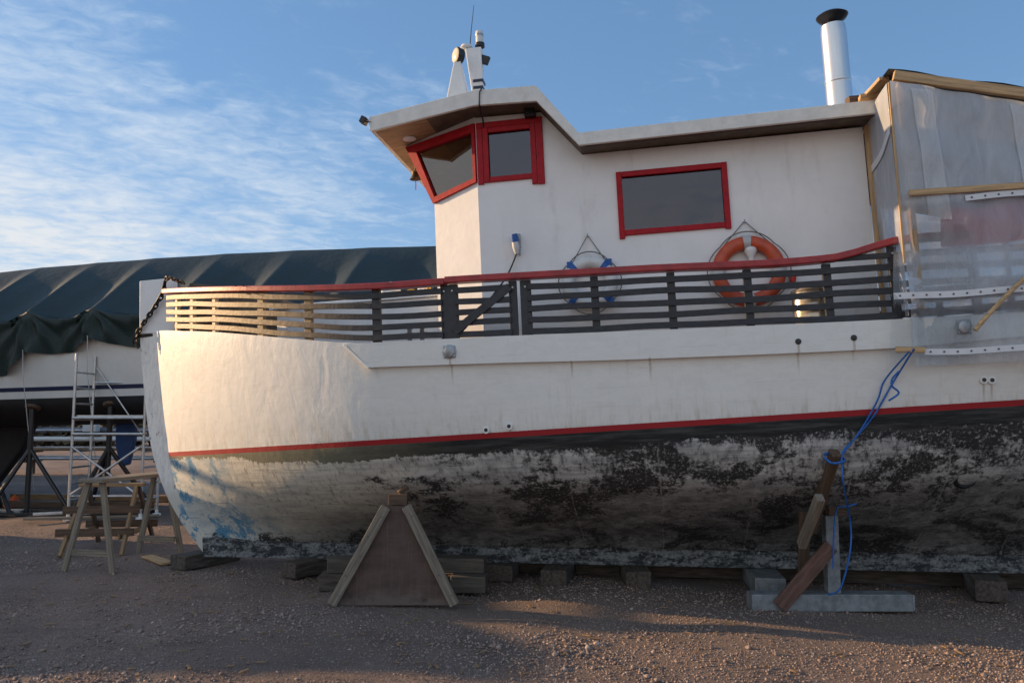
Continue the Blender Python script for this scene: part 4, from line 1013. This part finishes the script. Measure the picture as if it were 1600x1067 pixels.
obj('fin_keel', MB().prism([(-4.4, 1.85), (-.45, 1.85), (-.8, 1.1), (-1.55, .22), (-3.7, .22)], lambda p: (p[0], -.10, p[1]), lambda p: (p[0], .10, p[1])), 'antifoul', ya, bevel=.05)
obj('rudder', MB().prism([(1.38, 1.95), (1.84, 1.95), (1.80, 1.3), (1.68, .80), (1.50, .76), (1.38, 1.2)], lambda p: (p[0], -.06, p[1]), lambda p: (p[0], .06, p[1])), 'bluepaint', ya, bevel=.02)
# tarpaulin
TP = thing('tarpaulin', 'huge dark green tarpaulin draped over the white yacht on the left', 'tarpaulin', YO, YR)
RIB = [-6.9, -5.0, -3.4, -1.85, -.55, .80, 2.15, 3.75, 5.3, 6.9, 8.6]
def ribpos(x):
    for a, c in zip(RIB, RIB[1:]):
        if a <= x <= c: return (x-a)/(c-a), c-a
    return .5, 1.4
def tarp(u, v, sg):
    x = -7.4+17.0*u; q, span = ribpos(x)
    sag = math.sin(min(1, q/.72)*math.pi/2)**.8*max(0, min(1, (1-q)/.26))**1.0
    ridge = 4.98+.10*math.sin((x+2)*.3)-.03*max(0, -x-1)-.012*sag; edge = 3.80-.17*sag
    hw = yb(x)+.10
    if v < .55:
        t1 = v/.55; y = hw*t1; z = ridge+(edge-ridge)*t1**1.08-.20*sag*math.sin(math.pi*min(1, t1*.72))*(.3+.7*t1)
        z += .012*math.sin(9*x+6*t1)*t1
    else:
        t1 = (v-.55)/.45
        drop = lerp([(-8, .9), (-.5, 1.08), (.3, .98), (1.5, .66), (2.7, .56), (4, .7), (9, .8)], x)+.10*math.sin(math.pi*q)-.05+.03*math.sin(x*2.9+1)
        q2 = abs(2*q-1); g2 = .5+.5*math.cos(math.pi*2*(q+.30*(1-2*q)*t1))
        fold = t1*(.22*(1-q2)+.05*math.sin((q-.5)*34*(1-.45*t1))*(.3+.7*q2)+.03*math.sin(x*13+t1*3+1))-.06*t1
        d = (q if q < .5 else q-1)*span; dz = t1*drop; rr = math.hypot(d, dz); th = math.atan2(d, dz)
        fold += .045*min(1, rr/.25)*math.cos(11*th+(1.5 if q < .5 else 0))*math.exp(-rr*.7)
        y = hw+.02+.03*t1-fold; z = edge-drop*t1
    return (x, sg*y, z)
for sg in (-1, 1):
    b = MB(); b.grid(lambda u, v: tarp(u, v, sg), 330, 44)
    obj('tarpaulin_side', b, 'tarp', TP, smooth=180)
for x in RIB[3:8]:
    q = tarp((x+7.4)/17, 1, -1)
    obj('tie_line', MB().tube([(x, q[1]-.02, q[2]+.02), (x+.02, q[1]-.02, 2.6), (x-.03, -1.5, .4)], .007, 5), 'greystrap', TP)
# yacht stands
def ystand(x, y, h, label, rz=0):
    t_ = thing('yacht_stand', label, 'stand', (x, y, 0), (0, 0, rz), 'black tubular stands under the yacht')
    obj('post', MB().tube([(0, 0, .0), (0, 0, h)], .05, 10), 'black', t_, smooth=40)
    for i, (dx, dy) in enumerate(((.85, -.05), (-.55, -.35), (-.35, .55))):
        obj('leg', MB().tube([(0, 0, h*.62), (dx, dy, .03)], .04, 8), 'black', t_, smooth=40)
    obj('foot_ring', MB().tube([(.85, -.05, .03), (-.55, -.35, .03), (-.35, .55, .03)], .025, 6, closed=True), 'black', t_)
    obj('pad', MB().lathe([(.12, 0), (.14, .03), (.14, .05)], (0, 0, h), (.0, .4, 1), 14), 'brownwood', t_)
ystand(-9.02, 15.1, 1.95, 'black tubular stand under the yacht, nearest the keel fin')
ystand(-7.50, 15.0, 2.0, 'black tubular stand under the yacht, inside the scaffold', R(20))
ystand(-9.95, 15.3, 1.85, 'black tubular stand under the yacht, at the left edge beside the fin', R(-25))

# scaffold tower
sc = thing('scaffold_tower', 'light aluminium scaffold tower with diagonal braces beside the yacht', 'scaffold', (-7.75, 14.2, 0))
WX = 1.26; DY = .62; HT = 2.92
def frame(x0, h):
    o = obj('end_frame', MB().tube([(x0, 0, .1), (x0, 0, h)], .026, 10).tube([(x0+.01, DY, .1), (x0+.01, DY, h)], .026, 10), 'alu', sc, smooth=40)
    for k in range(10):
        z = .35+k*.28
        if z < h-.05: obj('rung', MB().tube([(x0, 0, z), (x0+.01, DY, z)], .017, 8), 'alu', o, smooth=40)
frame(0, HT); frame(WX, 2.35)
for z in (1.78, 1.50): obj('guard_rail', MB().tube([(0, -.03, z), (WX, -.03, z)], .024, 8), 'alu', sc, smooth=40)
obj('guard_rail', MB().tube([(.01, DY, 2.43), (WX+.01, DY, 2.43)], .02, 8), 'alu', sc, smooth=40)
obj('platform', MB().box((.02, .04, 1.80), (WX-.02, DY-.04, 1.83)), 'alu', sc)
obj('brace', MB().tube([(.02, -.04, 1.28), (WX-.05, -.04, .45)], .021, 8), 'alu', sc, smooth=40)
obj('brace', MB().tube([(WX-.02, -.07, 1.28), (.06, -.07, .45)], .021, 8), 'alu', sc, smooth=40)
obj('brace', MB().tube([(.05, DY, 2.7), (1.0, DY, 1.4)], .014, 8), 'alu', sc, smooth=40)
for z in (.42,): obj('ledger', MB().tube([(0, .0, z), (WX, .0, z)], .02, 8), 'alu', sc, smooth=40)
for x, y in ((0, 0), (.01, DY), (WX, 0), (WX+.01, DY)):
    obj('foot', MB().lathe([(.03, .12), (.03, .06), (.075, .05), (.075, .0)], (x, y, 0), (0, 0, 1), 14), 'white', sc, smooth=40)

# mast rack in the distance
rk = thing('mast_rack', 'dark timber rack of posts and arms holding stored masts behind the yacht', 'rack', (-14.0, 26.3, 0))
for x in (-1.6, 2.6):
    beam('rack_post', (x, 0, 0), (x, 0, 2.1), .12, .12, 'brownwood', rk)
    for z in (.42, .72, 1.02, 1.32, 1.62, 1.88): beam('rack_arm', (x, -.55, z), (x, .5, z), .07, .07, 'brownwood', rk)
rnd = random.Random(8); k = 0
names = ['lowest', 'second lowest', 'third', 'fourth', 'fifth', 'topmost']
for li, z in enumerate((.42, .72, 1.02, 1.32, 1.62, 1.88)):
    for j, y in enumerate((-.40, -.16, .08, .32)):
        r = rnd.uniform(.05, .085); x0 = -3.6+rnd.uniform(-.7, .7); m_ = 'sparbrown' if (li+j*2) % 5 in (1,) else ('white' if (li+j) % 4 == 2 else 'spar')
        o = obj('mast', MB().tube([(x0-14, 26.3+y, z+.037+r), (x0-14+rnd.uniform(6.4, 8.5), 26.3+y+rnd.uniform(-.05, .05), z+.037+r*.9)], [r, r*.8], 10), m_, smooth=50)
        colr = {'sparbrown': 'brown varnished', 'white': 'white painted', 'spar': 'silver aluminium'}[m_]
        tag(o, f'{colr} mast lying on the {names[li]} arm of the rack, {("frontmost", "second from the front", "third from the front", "rearmost")[j]}', 'mast', 'masts stored on the rack')
tag(obj('plastic_box', MB().box((-13.65, 25.55, 1.36), (-13.2, 25.8, 1.78)), 'whiteplastic', bevel=.03), 'white plastic box on the front of the mast rack', 'box')
def hedge():
    rg = np.random.default_rng(2); n = 9000; b = MB()
    for i in range(n):
        x = rg.uniform(-60, 10); y = 52+rg.normal(0, 1.2); hmax = 2.3+.7*math.sin(x*.5)+.4*math.sin(x*1.7+1); z = rg.uniform(0, hmax)
        s = rg.uniform(.12, .3); a = rg.uniform(0, 6.28); c = rg.uniform(-1, 1)
        d1 = Vector((math.cos(a), math.sin(a), c))*s; d2 = Vector((-math.sin(a), math.cos(a)*.6, .7))*s
        p = Vector((x, y, z)); b.add([p-d1, p+d2, p+d1, p-d2], [(0, 1, 2, 3)])
    tag(obj('hedge', b, 'hedge'), 'brown autumn hedge far behind the mast rack', 'hedge', kind='stuff')
hedge()
# timbers and odds and ends on the ground by the yacht
tag(beam('ground_timber', (-12.2, 16.6, .07), (-7.2, 15.9, .07), .16, .12, 'brownwood'), 'long brown timber lying on the gravel in front of the yacht keel', 'timber')
tag(beam('ground_timber', (-11.0, 17.9, .07), (-6.4, 17.3, .07), .2, .12, 'yellowwood'), 'long yellowish timber lying on the gravel behind the yacht stands', 'timber')
tag(beam('grey_plank', (-10.9, 15.2, .05), (-9.05, 15.1, .05), .3, .07, 'galv'), 'short grey plank on the gravel at the left edge', 'plank')
G = 'poles beside the scaffold foot'
tag(beam('pole', (-8.6, 14.6, .06), (-6.6, 15.1, .12), .06, .05, 'alu'), 'silver pole on the gravel by the scaffold feet', 'pole', G)
tag(beam('pole', (-8.4, 14.0, .05), (-6.3, 14.5, .05), .09, .04, 'greywood'), 'grey wooden pole on the gravel by the scaffold feet', 'pole', G)
b = MB(); b.grid(lambda u, v: (-10.35+.5*u, 16.2+.45*v, .02+.16*math.sin(math.pi*u)*math.sin(math.pi*v)*(1+.4*math.sin(9*u+5*v))), 16, 16)
tag(obj('orange_cloth', b, 'orangecloth', smooth=180), 'crumpled orange cloth on the gravel at the left edge', 'cloth')
b = MB(); b.grid(lambda u, v: (-.93+.05*u, 7.25+.02*v, gh(-.9, 7.25)+.012+.006*math.sin(3*u+2*v)), 4, 3)
tag(obj('fallen_leaf', b, 'yellow'), 'small yellow leaf on the shaded gravel in front of the prop', 'leaf')

def chips():
    rnd = random.Random(11); b = MB()
    for i in range(230):
        d = 5.0*math.exp(rnd.random()*math.log(2.3)); x = rnd.uniform(-.66, .66)*d; y = d; a = rnd.uniform(0, 6.28)
        l = rnd.uniform(.012, .05); wv = rnd.uniform(.004, .011); z = gh(x, y)+.014; dx, dy = math.cos(a)*l, math.sin(a)*l
        b.bar((x-dx, y-dy, z), (x+dx, y+dy, z+rnd.uniform(-.004, .008)), wv*2, .005)
    tag(obj('wood_chips', b, 'yellowwood'), 'scattered wood chips and twigs on the gravel', 'wood chips', kind='stuff')
chips()
# ------------------------------------------------------------------ unseen shadow casters added out of frame to the left, profiles shaped to shade the yard
s_ = Vector((math.cos(SUN_AZ), -math.sin(SUN_AZ), 0)); p_ = Vector((-math.sin(SUN_AZ), -math.cos(SUN_AZ), 0))
def SP(s, wv, z): q = s_*s+p_*wv; return (q.x, q.y, z)
co = thing('shadow_caster', 'nearer unseen shadow caster added out of frame, with a bar over it', 'boat', (0, 0, 0))
TIP = [(-9.6, -8.5, .55), (-8.8, -8.0, .95), (-7.5, -6.0, .80), (-7.2, -5.8, .80), (-6.97, -3.0, 0), (-6.5, -2.2, 0), (-6.1, -1.7, 0), (-5.42, -1.8, 0), (-4.92, -3.5, 0), (-4.42, -5.1, 0), (-4.2, -8, 0), (-3.95, -12, 0)]
ZB = 1.06+10*math.tan(SUN_EL)
PRO = [(wv, z+(sv+16)*math.tan(SUN_EL)) for wv, sv, z in TIP]
co2 = thing('shadow_caster', 'second unseen shadow caster added out of frame, farther to the left', 'boat', (0, 0, 0))  # added to keep the far ground at left in shadow
b = MB(); vs = []; PR2 = [(-20, 2.6), (-18, 3.7), (-14.5, 4.1), (-11.6, 3.9), (-10.4, 2.7)]
for wv, h in PR2: vs += [SP(-32.5, wv, 0), SP(-31.4, wv, h*.75), SP(-30.6, wv, h), SP(-29.8, wv, h*.75), SP(-28.7, wv, 0)]
obj('caster_body', b.add(vs, [(i*5+j, i*5+j+1, (i+1)*5+j+1, (i+1)*5+j) for i in range(len(PR2)-1) for j in range(4)]+[tuple(range(5)), tuple(range(len(vs)-5, len(vs)))]), 'shed', co2)
b = MB(); vs = []
for wv, h in PRO: vs += [SP(-17.4, wv, 0), SP(-16.6, wv, h*.75), SP(-16.0, wv, h), SP(-15.4, wv, h*.75), SP(-14.6, wv, 0)]
obj('caster_body', b.add(vs, [(i*5+j, i*5+j+1, (i+1)*5+j+1, (i+1)*5+j) for i in range(len(PRO)-1) for j in range(4)]+[tuple(range(5)), tuple(range(len(vs)-5, len(vs)))]), 'shed', co)
obj('caster_bar', MB().bar(SP(-16, -9.3, ZB), SP(-16, -6.85, ZB), .06, .11).bar(SP(-16, -9.2, 2.2), SP(-16, -9.2, ZB-.06), .06, .06).bar(SP(-16, -6.9, 2.5), SP(-16, -6.9, ZB-.06), .06, .06), 'timber', co)
